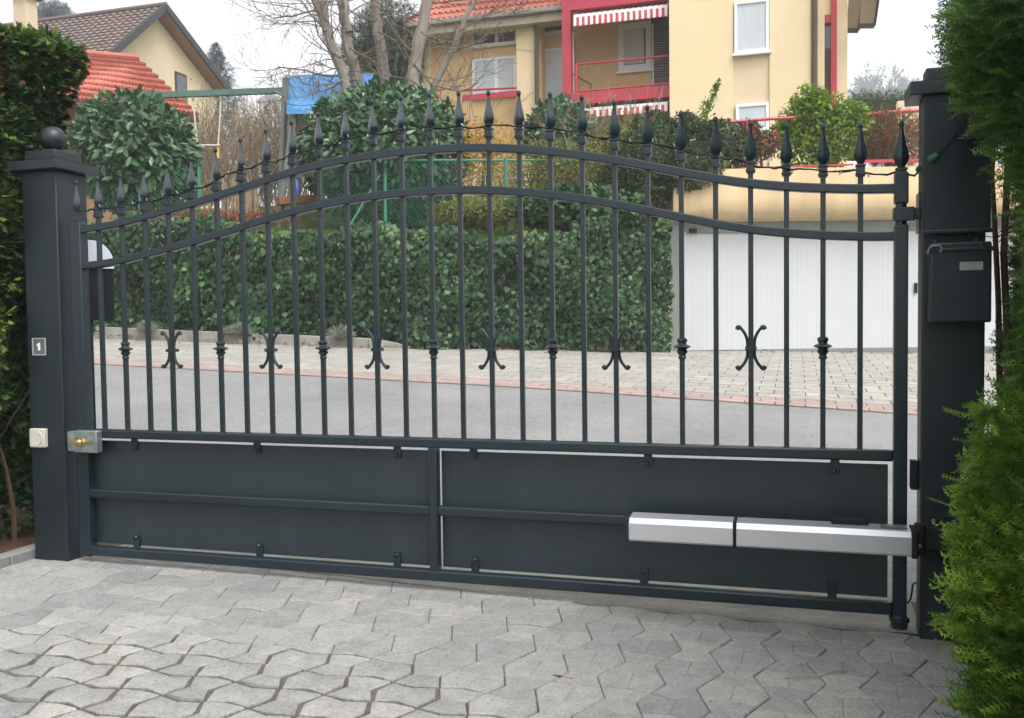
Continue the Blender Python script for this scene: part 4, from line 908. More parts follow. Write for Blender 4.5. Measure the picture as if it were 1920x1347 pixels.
# chimney far left on the same roof line
cc_ = at_d(48, 40, 36); b = MB(); b.box(cc_.x - .29, cc_.x + .29, cc_.y - .3, cc_.y + .3, cc_.z - 3.5, cc_.z + .85); ch = part(b, 'chimney', M['ochre'], hl)
b = MB(); b.box(cc_.x - .45, cc_.x + .45, cc_.y - .45, cc_.y + .45, cc_.z + .85, cc_.z + .95); b.box(cc_.x - .28, cc_.x - .20, cc_.y - .3, cc_.y + .3, cc_.z + .95, cc_.z + 1.4); b.box(cc_.x + .20, cc_.x + .28, cc_.y - .3, cc_.y + .3, cc_.z + .95, cc_.z + 1.4); b.box(cc_.x - .06, cc_.x + .06, cc_.y - .3, cc_.y + .3, cc_.z + .95, cc_.z + 1.4); b.box(cc_.x - .36, cc_.x + .36, cc_.y - .36, cc_.y + .36, cc_.z + 1.4, cc_.z + 1.5); part(b, 'chimney_cap', M['timber_d'], ch)
# orange roofed outbuilding
ob = thing('outbuilding', 'low outbuilding with bright orange tiled roof in front of the beige gabled house', 'outbuilding', tuple(at_d(260, 400, 24)))
E0 = at_d(100, 187, 21.7); E1 = at_d(372, 217, 23.8); E1.z = E0.z = (E0.z + E1.z) / 2
R0 = at_d(100, 92, 24.6); R1 = at_d(262, 124, 25.4); R1.z = R0.z = (R0.z + R1.z) / 2
tile_roof('roof', M['tile_o'], E0, E1, R1, R0, 9, 34, ob, lift=.10, wave=.024, seed=8)
dE = (E1 - E0).normalized(); b = MB(); b.bar(E0 + Vector((0, 0, -.10)) - dE * 3, E1 + Vector((0, 0, -.10)), .14, .12); part(b, 'gutter', M['timber_d'], ob, bevel=.02)
b = MB(); b.tube([R0 + Vector((0, 0, .08)), R1 + Vector((0, 0, .08))], .10, 8); part(b, 'ridge_tiles', M['tile_o'], ob)
bk = Vector((-dE.y, dE.x, 0)); 
if bk.y < 0: bk = -bk
b = MB(); s0 = E0 + bk * .5; s1 = E1 + bk * .5 - dE * .4; b.hexa((s0.x, s0.y, 2), (s1.x, s1.y, 2), (s1.x, s1.y, E0.z - .05), (s0.x, s0.y, E0.z - .05), bk * 3.0); part(b, 'wall', M['timber'], ob)
# tiny far house
fh = thing('house', 'tiny white far house with grey roof, hazy behind the swing beam', 'house', tuple(at_d(508, 200, 120)))
q = at_d(508, 205, 120); b = MB(); b.box(q.x - 1.7, q.x + 1.7, q.y, q.y + 4, q.z - 2.5, q.z + 1.0); part(b, 'wall', mat('white render', (.62, .62, .60), .8), fh)
b = MB(); b.poly([(q.x - 2.1, q.y - .4, q.z + 1.0), (q.x + 2.1, q.y - .4, q.z + 1.0), (q.x, q.y - .4, q.z + 2.1)], (0, 5, 0)); part(b, 'roof', mat('grey roof', (.30, .30, .31), .8), fh)
for kx in (-.8, .7): b = MB(); b.box(q.x + kx - .25, q.x + kx + .25, q.y - .03, q.y - .01, q.z - .6, q.z + .4); part(b, 'window', M['darkglass'], fh)

# ================================================================== PLAY EQUIPMENT
sw = thing('swing_frame', 'long green grey painted swing beam on posts beside the blue tarpaulin', 'swing frame', tuple(P(400, 300, 19.5)))
b = MB(); b.bar(P(262, 180, 19.0), P(537, 170, 19.6), .10, .12); bm_ = part(b, 'beam', M['teal'], sw)
b = MB(); b.bar(P(536, 146, 19.55), P(522, 470, 19.4), .10, .10); part(b, 'post', M['greypost'], sw)
b = MB(); b.bar(P(552, 205, 19.2), P(518, 460, 18.8), .12, .05); part(b, 'post', M['greypost'], sw)
b = MB(); b.bar(P(262, 182, 19.0), P(245, 460, 18.6), .10, .10); b.bar(P(268, 182, 19.1), P(290, 460, 19.9), .10, .10); part(b, 'post', M['teal'], sw)
b = MB(); b.tube([P(537, 182, 19.5), P(515, 172, 19.5)], .03, 6); part(b, 'brace', M['greypost'], sw)
for px in (300, 330, 362, 413): b = MB(); b.tube([P(px, 181, 19.2), P(px, 190, 19.2)], .025, 6); part(b, 'hook', M['greymetal'], sw)
sg = thing('trapeze_swing', 'small wooden trapeze swing on pale ropes with yellow handles', 'swing', tuple(P(388, 190, 19.2)))
b = MB(); b.tube([P(362, 190, 19.2), P(370, 273, 19.2)], .018, 6); part(b, 'rope', M['rope'], sg)
b = MB(); b.tube([P(414, 190, 19.2), P(409, 273, 19.2)], .018, 6); part(b, 'rope', M['rope'], sg)
b = MB(); b.tube([P(366, 273, 19.2), P(412, 273, 19.2)], .022, 8); part(b, 'seat', M['rope'], sg)
for px in (371, 409): b = MB(); b.tube([P(px, 277, 19.2), P(px - 2, 297, 19.2)], [.02, .05], 6); part(b, 'handle', M['yellow'], sg)
ph = thing('play_tower', 'wooden play tower roofed with a taut bright blue tarpaulin', 'play tower', tuple(P(610, 400, 20.2)))
t0, t1, t2, t3 = P(541, 142, 20.6), P(700, 139, 20.9), P(690, 205, 19.3), P(537, 206, 19.0)
b = MB(); vs = []; n_ = 10
for i in range(n_ + 1):
    for j in range(n_ + 1):
        u, v = i / n_, j / n_; p = t0.lerp(t1, u).lerp(t3.lerp(t2, u), v); p.z -= .05 * math.sin(math.pi * v) + .012 * math.sin(u * 19); vs.append(p)
fs = [(i * (n_ + 1) + j, (i + 1) * (n_ + 1) + j, (i + 1) * (n_ + 1) + j + 1, i * (n_ + 1) + j + 1) for i in range(n_) for j in range(n_)]
b.add(vs, fs, None, True); tp = part(b, 'tarpaulin', M['tarp'], ph); so_ = tp.modifiers.new('s', 'SOLIDIFY'); so_.thickness = .01
b = MB(); b.hexa(t3, t2, t2 + Vector((0, 0, -.09)), t3 + Vector((0, 0, -.09)), (0, .01, 0)); part(b, 'tarpaulin_flap', M['tarp'], ph)
for (a, c, z) in ((545, 19.3, 210), (690, 19.6, 208), (560, 20.7, 150), (695, 20.9, 150)):
    b = MB(); b.bar(P(a, z, c), P(a, 470, c), .09, .09); part(b, 'post', M['woodgrey'], ph)
for k in range(5): b = MB(); px = 556 + k * 10; b.bar(P(px, 212, 19.35), P(px + 1, 300, 19.35), .05, .025); part(b, 'railing_slat', M['woodgrey'], ph)
b = MB(); b.bar(P(540, 212, 19.3), P(692, 211, 19.5), .06, .07); b.bar(P(545, 298, 19.3), P(692, 298, 19.5), .06, .07); part(b, 'crossbar', M['woodgrey'], ph)
b = MB(); b.bar(P(520, 378, 18.6), P(590, 374, 19.0), .3, .16); tag(b.build('sandpit_edge', M['timber'], bevel=.01), 'low brown timber sandpit edge on the lawn behind the gate bars', 'sandpit')
b = MB(); b.tube([P(548, 331, 19), P(556, 345, 18.9), P(560, 372, 18.8)], [.05, .07, .03], 8); tag(b.build('watering_toy', M['bluep']), 'small bright blue plastic toy hanging at the foot of the play tower', 'toy')

# ================================================================== GREEN GARDEN FENCES
def mesh_fence(label, posts, y_t, y_b, rail=True, brace=None):
    t = thing('garden_fence', label, 'fence', tuple(P(posts[0][0], y_b, posts[0][1])), 'green mesh garden fences')
    tops = [P(px, y_t, d) for px, d in posts]; bots = [P(px, y_b, d) for px, d in posts]
    for i in range(len(posts)):
        b = MB(); b.tube([bots[i] - Vector((0, 0, .3)), tops[i]], .032, 8); part(b, 'post', M['garden_green'], t)
    b = MB()
    for i in range(len(posts) - 1):
        if rail: b.tube([tops[i] - Vector((0, 0, .05)), tops[i + 1] - Vector((0, 0, .05))], .022, 6)
    if brace: b.tube([P(*brace[0]), P(*brace[1])], .02, 6)
    if rail or brace: part(b, 'rail', M['garden_green'], t)
    b = MB()
    for i in range(len(posts) - 1):
        A_, B_, C_, D_ = bots[i], bots[i + 1], tops[i + 1], tops[i]; L = (B_ - A_).length; H = (D_ - A_).length; n_ = int((L + H) / .085)
        for k in range(n_):
            s_ = k * .085
            for fl in (0, 1):
                u0, v0 = (s_, 0) if s_ < L else (L, s_ - L); u1, v1 = (0, s_) if s_ < H else (s_ - H, H)
                if fl: u0, u1 = L - u0, L - u1
                p = A_.lerp(B_, u0 / L).lerp(D_.lerp(C_, u0 / L), v0 / H); q = A_.lerp(B_, u1 / L).lerp(D_.lerp(C_, u1 / L), v1 / H); b.tube([p, q], .0035, 3, caps=False)
    part(b, 'wire_mesh', M['garden_green'], t)
mesh_fence('green wire mesh garden fence with top rail in front of the middle laurel bush', [(600, 17.0), (722, 16.8), (948, 16.8), (1070, 16.9)], 296, 425, True, ((712, 330, 16.8), (655, 425, 16.6)))
mesh_fence('green wire mesh garden fence in front of the left laurel bush', [(150, 16.6), (262, 16.7), (373, 16.8)], 314, 425, False)

# ================================================================== SHRUBS
def shrub(name, label, cat, px, py, d, R, kind, m, n, size, seed, trunk=True, amp=.16, cc=True, group=None, **k):
    c = P(px, py, d); t = thing(name, label, cat, (c.x, c.y, c.z - R[2]), group)
    crown('crown', kind, tuple(c), R, n, size, M[m], t, seed, amp, **k)
    if cc: core('inner_growth', tuple(c), R, M[m], t, seed, amp, .58)
    if trunk:
        b = MB()
        for q in range(4): b.tube([(c.x + random.uniform(-.15, .15), c.y, c.z - R[2] * 1.25), (c.x + random.uniform(-.4, .4) * R[0], c.y + random.uniform(-.3, .3) * R[1], c.z + R[2] * .3)], [.035, .012], 5)
        part(b, 'stems', M['brownwood'], t)
    return t
shrub('laurel_bush', 'big rounded glossy laurel bush at the left behind the ivy', 'laurel', 257, 292, 17.4, (1.10, 1.0, 1.12), 'laurel', 'laurel', 4600, .20, 3, amp=.10)
shrub('laurel_bush', 'very large domed laurel bush behind the middle of the gate', 'laurel', 722, 290, 18.0, (1.68, 1.3, 1.30), 'laurel', 'laurel', 8200, .20, 5, amp=.12)
shrub('laurel_bush', 'smaller laurel bush right of the gate centre, below the balcony', 'laurel', 1048, 250, 18.0, (.66, .6, .62), 'laurel', 'laurel', 1500, .17, 8, amp=.12)
shrub('laurel_bush', 'dark laurel lump at the right shoulder below the striped awning', 'laurel', 1225, 262, 17.2, (.45, .5, .45), 'laurel', 'darkclimb', 900, .12, 9, amp=.2)
shrub('forsythia', 'yellow leaved twiggy shrub right of the domed laurel', 'shrub', 912, 300, 17.4, (.62, .5, .82), 'leaf', 'forsythia', 3400, .065, 12, amp=.2, cc=False, shell=.15)
shrub('mixed_shrub', 'loose olive and rust coloured shrub below the small laurel', 'shrub', 1045, 325, 17.0, (.92, .5, .62), 'leaf', 'olive', 4600, .07, 13, amp=.25, cc=False, shell=.2)
shrub('mixed_shrub', 'olive green shrub under the balcony awning, beside the dark climber', 'shrub', 1155, 300, 17.2, (.75, .5, .70), 'leaf', 'olive', 4000, .07, 14, amp=.25, cc=False, shell=.2)
shrub('climbing_shrub', 'dark trailing climber spilling over the top right end of the ivy wall', 'climber', 1205, 325, 16.3, (.62, .5, .75), 'leaf', 'darkclimb', 5200, .075, 15, amp=.25)
shrub('climbing_shrub', 'dark trailing climber hanging over the left end of the garage parapet', 'climber', 1290, 318, 16.1, (.52, .4, .42), 'leaf', 'darkclimb', 3400, .07, 16, amp=.28)
shrub('spiky_shrub', 'upright green shrub with two tall leafy shoots before the pale wall', 'shrub', 1290, 255, 16.9, (.62, .45, .50), 'leaf', 'darkclimb', 3600, .075, 17, amp=.3, cc=False, shell=.2, multi=[(-.5, 0, -.2, .5), (.3, .1, -.2, .6), (0, 0, .4, .45), (-.6, 0, .35, .3), (.7, 0, .1, .4)])
tt = bpy.data.objects['spiky_shrub']
for (q0, q1, w_) in (((1312, 235), (1348, 152), .09), ((1290, 240), (1283, 215), .10)):
    n = 260; T = rng.random(n); a, c = P(*q0, 16.9), P(*q1, 16.9); c0 = np.array(a)[None] * (1 - T[:, None]) + np.array(c)[None] * T[:, None]
    leaves('foliage', 'leaf', c0 + rng.normal(0, w_, (n, 3)) * (1.2 - T[:, None]) * .7, np.array(c - a)[None] * .8 + rdir(n) * .6, rdir(n), rng.uniform(.05, .10, n), M['lime'], tt, rng.random(n) * .5, org=tuple(a))
shrub('olive_bush', 'dark evergreen mound between the spiky shrub and the red bush', 'shrub', 1352, 275, 16.7, (.45, .4, .50), 'leaf', 'darkclimb', 2400, .075, 18, amp=.2)
shrub('red_bush', 'reddish bronze nandina bush left of the bright green shrub', 'shrub', 1418, 270, 16.8, (.46, .4, .48), 'leaf', 'redbush', 2400, .08, 19, amp=.3, cc=False, shell=.1, multi=[(-.4, 0, -.3, .6), (.4, 0, 0, .55), (-.3, 0, .5, .5)])
shrub('bright_shrub', 'bright yellow green bushy shrub in front of the house corner', 'shrub', 1540, 240, 16.8, (.80, .6, .80), 'leaf', 'lime', 6500, .10, 20, amp=.35, cc=False, shell=.1, multi=[(-.45, 0, -.3, .55), (.4, .1, -.1, .6), (0, 0, .35, .55), (-.2, 0, .6, .35), (.65, 0, .2, .35), (.1, 0, -.6, .5), (-.75, 0, -.05, .28), (-.45, 0, .25, .4)])
shrub('red_bush', 'bronze leaved bush with scarlet tips close to the right gate post', 'shrub', 1672, 262, 17.0, (.60, .5, .52), 'blade', 'redbush', 4200, .13, 21, amp=.2, cc=False, shell=.15)
shrub('undergrowth', 'dark green undergrowth on top of the ivy wall below the olive shrubs', 'undergrowth', 1085, 388, 16.3, (1.25, .4, .36), 'ivy', 'ivy', 3200, .10, 51, trunk=False, amp=.25)
shrub('undergrowth', 'olive and brown undergrowth beneath the yellow leaved shrub', 'undergrowth', 890, 398, 16.6, (.75, .4, .24), 'leaf', 'olive', 2600, .07, 52, trunk=False, amp=.3)
shrub('low_shrub', 'small low creeper with yellow leaves on the garage parapet edge', 'shrub', 1345, 308, 16.2, (.16, .2, .15), 'leaf', 'olive', 500, .06, 22, amp=.2, cc=False)
for i, (px, pw, lab) in enumerate(((425, .75, 'straw coloured leafless shrub behind the swing'), (500, .7, 'straw coloured leafless shrub beside the play tower'), (355, .5, 'dry leafless shrub left of the swing ropes'), (1130, .8, 'leafless straw coloured shrub under the balcony'))):
    yy = 430 if i < 3 else 330; dd_ = (20.5, 21.0, 21.5, 17.6)[i]; c = P(px, yy, dd_); t = thing('bare_shrub', lab, 'shrub', tuple(c), 'leafless shrubs in the garden'); b = MB()
    random.seed(40 + i)
    for k in range(34 if i < 3 else 22):
        branches(b, c + Vector((random.uniform(-pw, pw), random.uniform(-.5, .5), -.2)), (random.gauss(0, .22), random.gauss(0, .2), 1), 1.5 if i < 3 else 1.0, .014, 2, .42, .25, (2, 4), 4, 4, .10, .004, .62)
    part(b, 'twigs', M['strawtwig'] if i != 2 else M['twig'], t)
    n = 500 if i < 3 else 300; Pn = np.array(c)[None] + rng.normal(0, 1, (n, 3)) * np.array([pw * .6, .4, .7]) + np.array([0, 0, 1.2 if i < 3 else .9])
    leaves('dry_leaves', 'leaf', Pn, rdir(n), rdir(n), rng.uniform(.03, .08, n), M['olive'], t, org=tuple(c))
b = MB(); random.seed(77); c = P(450, 425, 17.6); t = thing('pale_stump_shrub', 'cluster of pale cut stems standing on rust coloured ground cover', 'shrub', tuple(c))
for k in range(22): x = random.uniform(-.38, .38); b.tube([c + Vector((x, random.uniform(-.1, .2), -.3)), c + Vector((x * 1.05 + random.gauss(0, .03), 0, random.uniform(.5, .95)))], [.035, .018], 5)
part(b, 'stems', M['strawtwig'], t)
n = 2600; c = P(455, 412, 17.2); Pn = np.array(c)[None] + rng.normal(0, 1, (n, 3)) * np.array([.50, .25, .07])
tag(leaves('ground_cover', 'leaf', Pn, rdir(n), np.array([0, -.3, 1]) + rdir(n) * .5, rng.uniform(.03, .07, n), M['rust']), 'low rust coloured ground cover on top of the ivy wall at the left', 'ground cover', kind='stuff')
n = 1500; X = rng.uniform(-7.5, -5.2, n); yy = np.array([wall_line(x)[0] for x in X]); zz = np.array([wall_line(x)[1] for x in X])
tag(leaves('rust_edging', 'leaf', np.stack([X, yy + .35 + rng.normal(0, .12, n), zz + 2.08 + rng.normal(0, .05, n)], 1), rdir(n), np.array([0, -.3, 1]) + rdir(n) * .5, rng.uniform(.03, .07, n), M['rust']), 'thin rust brown edging growth below the left laurel bush', 'ground cover', kind='stuff')
n = 26000; X = rng.uniform(-11, 1.0, n); Yv = rng.uniform(0, 1, n) ** 1.3 * 8; y0 = np.array([wall_line(x)[0] for x in X]) + .3; z0 = np.array([wall_line(x)[1] for x in X]) + 1.85
def lz(x, y):
    y0_, z0_ = wall_line(x); y0_ += .3; z0_ += 1.85; t = (y - y0_) / (60 - y0_); return lerp(z0_, max(z0_, terr(y)), min(1, (t) * 8 if t > 0 else 0))
Ya = y0 + Yv; Za = np.array([lz(x, y) for x, y in zip(X, Ya)])
tag(leaves('grass', 'tuft', np.stack([X, Ya, Za], 1), np.array([0, 0, 1]) + rdir(n) * .35, rdir(n), rng.uniform(.05, .13, n), M['grass']), 'uneven green lawn grass above the ivy wall', 'grass', kind='stuff')

# ================================================================== TREES
bt = thing('bare_tree', 'tall leafless tree with several pale grey trunks behind the domed laurel', 'tree', tuple(P(690, 420, 19.6)))
TR = [([(662, 330), (648, 150), (618, 75), (600, 20), (575, -25)], .115, 19.4), ([(612, 60), (607, 0), (600, -60)], .075, 19.45), ([(690, 330), (668, 150), (652, 75), (643, 20), (632, -40)], .125, 19.7), ([(652, 60), (648, 0), (650, -60)], .07, 19.7),
      ([(735, 330), (722, 150), (708, 60), (702, 0), (700, -60)], .125, 20.1), ([(778, 330), (776, 150), (784, 80), (800, 10), (812, -50)], .15, 19.6), ([(770, 330), (812, 160), (848, 95), (872, 40), (900, -20)], .075, 20.0)]
random.seed(21); bt_b = MB(); bt_t = MB(); trunkpts = []
for ptsl, r, d in TR:
    pp = [P(x, y, d + .05 * i) for i, (x, y) in enumerate(ptsl)]; fine = []
    for i in range(len(pp) - 1):
        for k in range(4): fine.append(pp[i].lerp(pp[i + 1], k / 4) + Vector((random.gauss(0, .015), random.gauss(0, .02), 0)))
    fine.append(pp[-1]); L = len(fine); bt_b.tube(fine, [r * (1.1 - .45 * i / L) for i in range(L)], 10); trunkpts += fine[3:]
part(bt_b, 'trunks', M['greybark'], bt)
BR = [((648, 150), (560, 175), 19.4), ((640, 110), (520, 60), 19.4), ((662, 120), (600, 135), 19.6), ((620, 70), (530, 0), 19.5), ((668, 150), (585, 120), 19.4), ((722, 150), (690, 120), 19.8), ((776, 100), (700, 60), 19.6), ((776, 120), (860, 170), 19.5), ((790, 60), (870, 100), 19.4), ((812, 160), (930, 175), 19.7), ((840, 100), (900, 60), 19.6), ((708, 60), (760, 95), 19.6), ((655, 90), (720, 135), 19.4), ((640, 170), (530, 200), 19.4), ((700, 40), (620, 20), 19.6), ((600, 20), (480, -10), 19.5), ((650, 140), (470, 140), 19.4), ((848, 95), (960, 90), 19.7), ((860, 60), (960, 10), 19.8), ((770, 150), (880, 210), 19.3)]
for (a, c, d) in BR:
    A_, C_ = P(*a, d), P(*c, d - .5 + random.random()); dv_ = C_ - A_
    branches(bt_t, A_, dv_ + Vector((0, 0, -.1)), dv_.length * .75, .024, 3, .42, .10, (3, 4), 5, 5, .16, .0045, .66)
for k in range(46):
    p = random.choice(trunkpts); branches(bt_t, p, (random.gauss(0, 1), random.gauss(-.2, .6), random.uniform(-.2, .6)), random.uniform(.9, 1.9), .013, 2, .5, .08, (2, 4), 4, 4, .2, .004, .66)
for k in range(26):    # upright whips
    p = P(random.uniform(560, 900), random.uniform(260, 330), 19.2 + random.random()); branches(bt_t, p, (random.gauss(0, .5), random.gauss(0, .2), 1), random.uniform(1.2, 2.4), .010, 2, .35, .1, (1, 3), 5, 4, .12, .004, .6)
part(bt_t, 'twigs', M['twig'], bt)
def far_tree(name, label, px, py, d, R, kind, m, n, size, seed, amp=.25, h=None, group=None, shell=.3, cc=True):
    c = P(px, py, d); t = thing(name, label, 'tree', (c.x, c.y, c.z - R[2] - 2), group)
    crown('crown', kind, tuple(c), R, n, size, M[m], t, seed, amp, shell=shell)
    if cc: core('inner_growth', tuple(c), R, M[m], t, seed, amp, .55)
    b = MB(); b.tube([(c.x, c.y, c.z - R[2] - (h or 4)), (c.x, c.y, c.z)], [.22, .10], 8)
    for k in range(6): a = k * 1.05; b.tube([(c.x, c.y, c.z - R[2] * .5), (c.x + math.cos(a) * R[0] * .6, c.y + math.sin(a) * R[1] * .6, c.z + R[2] * .3)], [.07, .02], 5)
    part(b, 'trunk', M['brownwood'], t); return t
far_tree('evergreen_tree', 'dark dense evergreen tree behind the bare tree trunks', 718, 118, 27, (1.15, 1.1, 1.65), 'tuft', 'far_ever', 9000, .24, 31, amp=.22, shell=.15)
far_tree('evergreen_tree', 'dark evergreen branch mass touching the left corner of the yellow house', 765, 105, 28, (.75, .8, 1.1), 'tuft', 'far_ever', 4500, .24, 32, amp=.25, shell=.15)
far_tree('evergreen_tree', 'small round grey green treetop right of the chimney at the top left', 103, 32, 52, (1.0, 1.0, .85), 'tuft', 'spruce', 2600, .28, 33, amp=.15, shell=.2)
# blue spruce
c = P(412, 130, 52); sp = thing('blue_spruce', 'hazy blue spruce with a pointed top right of the brown gable', 'tree', (c.x, c.y, c.z - 4)); n = 5200
hh = rng.random(n) ** .7; topz = P(404, 82, 52).z; H = 6.0; ang = rng.random(n) * 6.283; tier = np.floor(hh * 14) / 14 + .07 * rng.random(n)
rad_ = (.06 + .50 * tier * H) * rng.random(n) ** .5 * (.8 + .35 * np.sin(ang * 5 + np.floor(hh * 14) * 2.1)); Pn = np.stack([c.x - .2 + rad_ * np.cos(ang), c.y + rad_ * np.sin(ang), topz - tier * H - rad_ * .12], 1)
ax = np.stack([np.cos(ang), np.sin(ang), rng.normal(-.05, .25, n)], 1); leaves('foliage', 'tuft', Pn, ax, rdir(n), rng.uniform(.22, .42, n), M['spruce'], sp, org=tuple(c))
b = MB(); b.tube([(c.x - .2, c.y, topz - 8), (c.x - .2, c.y, topz + .1)], [.14, .02], 6); part(b, 'trunk', M['brownwood'], sp)
# hazy bare trees at the right, far off
for i, (px, py, d, rr, lab) in enumerate(((1655, 168, 250, 6.5, 'hazy bare round crown, taller of the far trees at the right'), (1708, 172, 260, 5.6, 'hazy bare far tree beside the right gate post'), (1612, 184, 270, 4.0, 'faint low hazy bare tree next to the yellow house'), (1685, 186, 270, 4.4, 'faint small hazy bare tree between the two larger far trees'), (1760, 178, 270, 5.0, 'faint hazy far tree behind the top of the right gate post'))):
    c = P(px, py, d); t = thing('far_tree', lab, 'tree', (c.x, c.y, c.z - 6), 'hazy far trees'); b = MB(); random.seed(60 + i)
    b.tube([(c.x, c.y, c.z - 9), (c.x, c.y, c.z - rr * .4)], [.5, .35], 6, caps=False); part(b, 'trunk', M['haze_tree'], t); b = MB()
    for k in range(13): branches(b, (c.x, c.y, c.z - rr * .6), (random.gauss(0, .8), random.gauss(0, .8), random.uniform(.2, 1.0)), rr * .78, .20, 4, .55, .10, (3, 3), 3, 3, .15, .075, .68)
    part(b, 'crown', M['haze_tree'], t)
# distant clipped hedge and brushwood
c0, c1 = P(1585, 190, 30), P(1760, 190, 30); n = 9000; t = thing('far_hedge', 'dark clipped evergreen hedge far behind the red railing at the right', 'hedge', tuple(P(1660, 205, 30)))
T = rng.random(n); Pn = np.array(c0)[None] * (1 - T[:, None]) + np.array(c1)[None] * T[:, None] + np.stack([rng.normal(0, .1, n), rng.uniform(-.3, .8, n), rng.uniform(-1.7, .28, n) + .06 * np.sin(T * 40)], 1)
leaves('foliage', 'tuft', Pn, rdir(n) + np.array([0, 0, .6]), rdir(n), rng.uniform(.10, .2, n), M['far_thuja'], t, org=tuple(P(1660, 205, 30)))
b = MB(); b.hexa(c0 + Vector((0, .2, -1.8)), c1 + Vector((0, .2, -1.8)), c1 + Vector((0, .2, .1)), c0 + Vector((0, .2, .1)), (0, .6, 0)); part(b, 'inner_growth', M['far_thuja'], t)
b = MB(); p = P(1722, 205, 24); b.box(p.x - .5, p.x + .8, p.y, p.y + .4, p.z - 2, p.z + .25); tag(b.build('garden_wall', M['plaster_s']), 'small piece of pale garden wall just left of the right gate post cap', 'wall')
for i, (px, d, hh_, lab) in enumerate(((440, 26, 2.6, 'brown leafless thicket behind the swing'), (505, 27, 2.6, 'brown leafless thicket left of the play tower'), (360, 25, 1.9, 'brown leafless thicket beside the orange roofed outbuilding'), (590, 27, 2.4, 'brown leafless thicket under the blue tarpaulin'))):
    c = P(px, 345, d); t = thing('thicket', lab, 'thicket', tuple(c), 'brown thickets'); b = MB(); random.seed(90 + i)
    for k in range(60): branches(b, c + Vector((random.uniform(-1.3, 1.3), random.uniform(-.8, .8), -.4)), (random.gauss(0, .25), random.gauss(0, .2), 1), hh_ * .62, .018, 2, .45, .22, (2, 4), 4, 3, .12, .006, .6)
    part(b, 'twigs', M['twig'] if i % 2 else M['strawtwig'], t)

# ================================================================== CONIFER HEDGES
def fol(name, kind, Pn, out, size, m, parent, tone, org, droop=.25, jit=.5, flat=.5):
    n = len(Pn); ax = out + rdir(n) * jit + np.array([0, 0, -droop]); return leaves(name, kind, Pn, ax, rdir(n) * flat + np.array([0, 0, 1.0]) + out * .2, size, m, parent, tone, org)
# left hedge
lh = thing('thuja_hedge', 'tall dark thuja hedge behind the ball topped post at the left', 'hedge', (-1.2, .5, 0))
zt = 2.69
n = 36000; u = rng.random(n); side = rng.random(n); Pn = np.zeros((n, 3)); out = np.zeros((n, 3))
hx0, hx1, hy0, hy1 = -2.6, -.53, .18, .60
q = side < .62; k = q.sum(); Pn[q] = np.stack([rng.uniform(hx0, hx1 + .02, k), hy0 + np.abs(rng.normal(0, .05, k)), rng.random(k) ** .75 * zt], 1); out[q] = (0, -1, 0)
q = (side >= .62) & (side < .84); k = q.sum(); Pn[q] = np.stack([np.full(k, hx1) - np.abs(rng.normal(0, .04, k)), rng.uniform(hy0, hy1, k), rng.random(k) ** .75 * zt], 1); out[q] = (1, 0, 0)
q = side >= .84; k = q.sum(); Pn[q] = np.stack([rng.uniform(hx0, hx1, k), rng.uniform(hy0, hy1, k), np.full(k, zt - .04) - np.abs(rng.normal(0, .03, k))], 1); out[q] = (0, 0, 1)
X, Yv, Z_ = Pn.T; w_ = .06 * np.sin(X * 6 + Z_ * 4) + .05 * np.sin(Z_ * 9 + Yv * 5); Pn += out * w_[:, None]
tn = .38 + .18 * np.sin(X * 5 + Z_ * 6) + .12 * np.sin(X * 11 - Z_ * 9) + rng.normal(0, .2, n)
fol('foliage', 'thuja', Pn, out, rng.uniform(.035, .075, n), M['thuja'], lh, tn, (-1.2, .5, 0), droop=.15, jit=.7, flat=1.2)
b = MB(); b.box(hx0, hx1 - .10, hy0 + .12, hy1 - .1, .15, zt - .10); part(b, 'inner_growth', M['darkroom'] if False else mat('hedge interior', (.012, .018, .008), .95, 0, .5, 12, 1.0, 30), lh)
n = 170; Pn = np.array([-.58, .13, 2.40]) + rng.normal(0, 1, (n, 3)) * np.array([.035, .03, .13]); fol('dry_sprays', 'thuja', Pn, np.tile([.5, -.8, 0.], (n, 1)), rng.uniform(.025, .055, n), M['thuja_dry'], lh, None, (-.4, .2, 2.45))
# sprays in front of the post at the left picture edge
b = MB(); random.seed(12)
for k in range(16):
    x = random.uniform(-1.0, -.50); branches(b, (x, random.uniform(-.1, .15), -.05), (random.gauss(-.12, .12), random.gauss(0, .1), 1), random.uniform(.7, 1.2), .013, 1, .3, .25, (2, 3), 5, 5, .08, .003, .6)
part(b, 'branches', M['brownwood'], lh)
def clump(cx, cy, cz, s, n, tone, par, m='thuja', kind='thuja', sz=(.032, .07), outv=None, shp=(1, 1, 1)):
    d = rdir(n); Pn = np.array([cx, cy, cz]) + d * (rng.random((n, 1)) ** .6) * s * np.array(shp); o_ = d * .6 + (np.array(outv) if outv is not None else 0)
    return Pn, o_, tone + rng.normal(0, .2, n), rng.uniform(*sz, n)
acc = []
for (cx, cy, cz, s, n, tn_) in ((-.46, -.10, 1.55, .16, 700, .35), (-.42, -.12, 1.75, .14, 500, .62), (-.5, -.1, 1.95, .18, 700, .3), (-.42, -.02, 1.40, .10, 300, .55), (-.44, -.15, 1.12, .10, 260, .85), (-.40, -.12, 1.18, .08, 160, .9), (-.45, -.16, .98, .10, 300, .55), (-.46, -.15, .82, .11, 320, .45), (-.50, -.15, .60, .12, 300, .35), (-.50, -.2, .42, .11, 300, .5), (-.52, -.2, .25, .10, 260, .4), (-.62, -.1, 1.3, .2, 500, .3), (-.62, -.1, .7, .2, 400, .3), (-.6, -.1, 2.3, .2, 600, .4), (-.5, .0, 2.15, .16, 500, .45)):
    acc.append(clump(cx, cy, cz, s, n, tn_, lh, outv=(.4, -.5, .1)))
Pn, o_, tn, sz = [np.concatenate([a[i] for a in acc]) for i in range(4)]
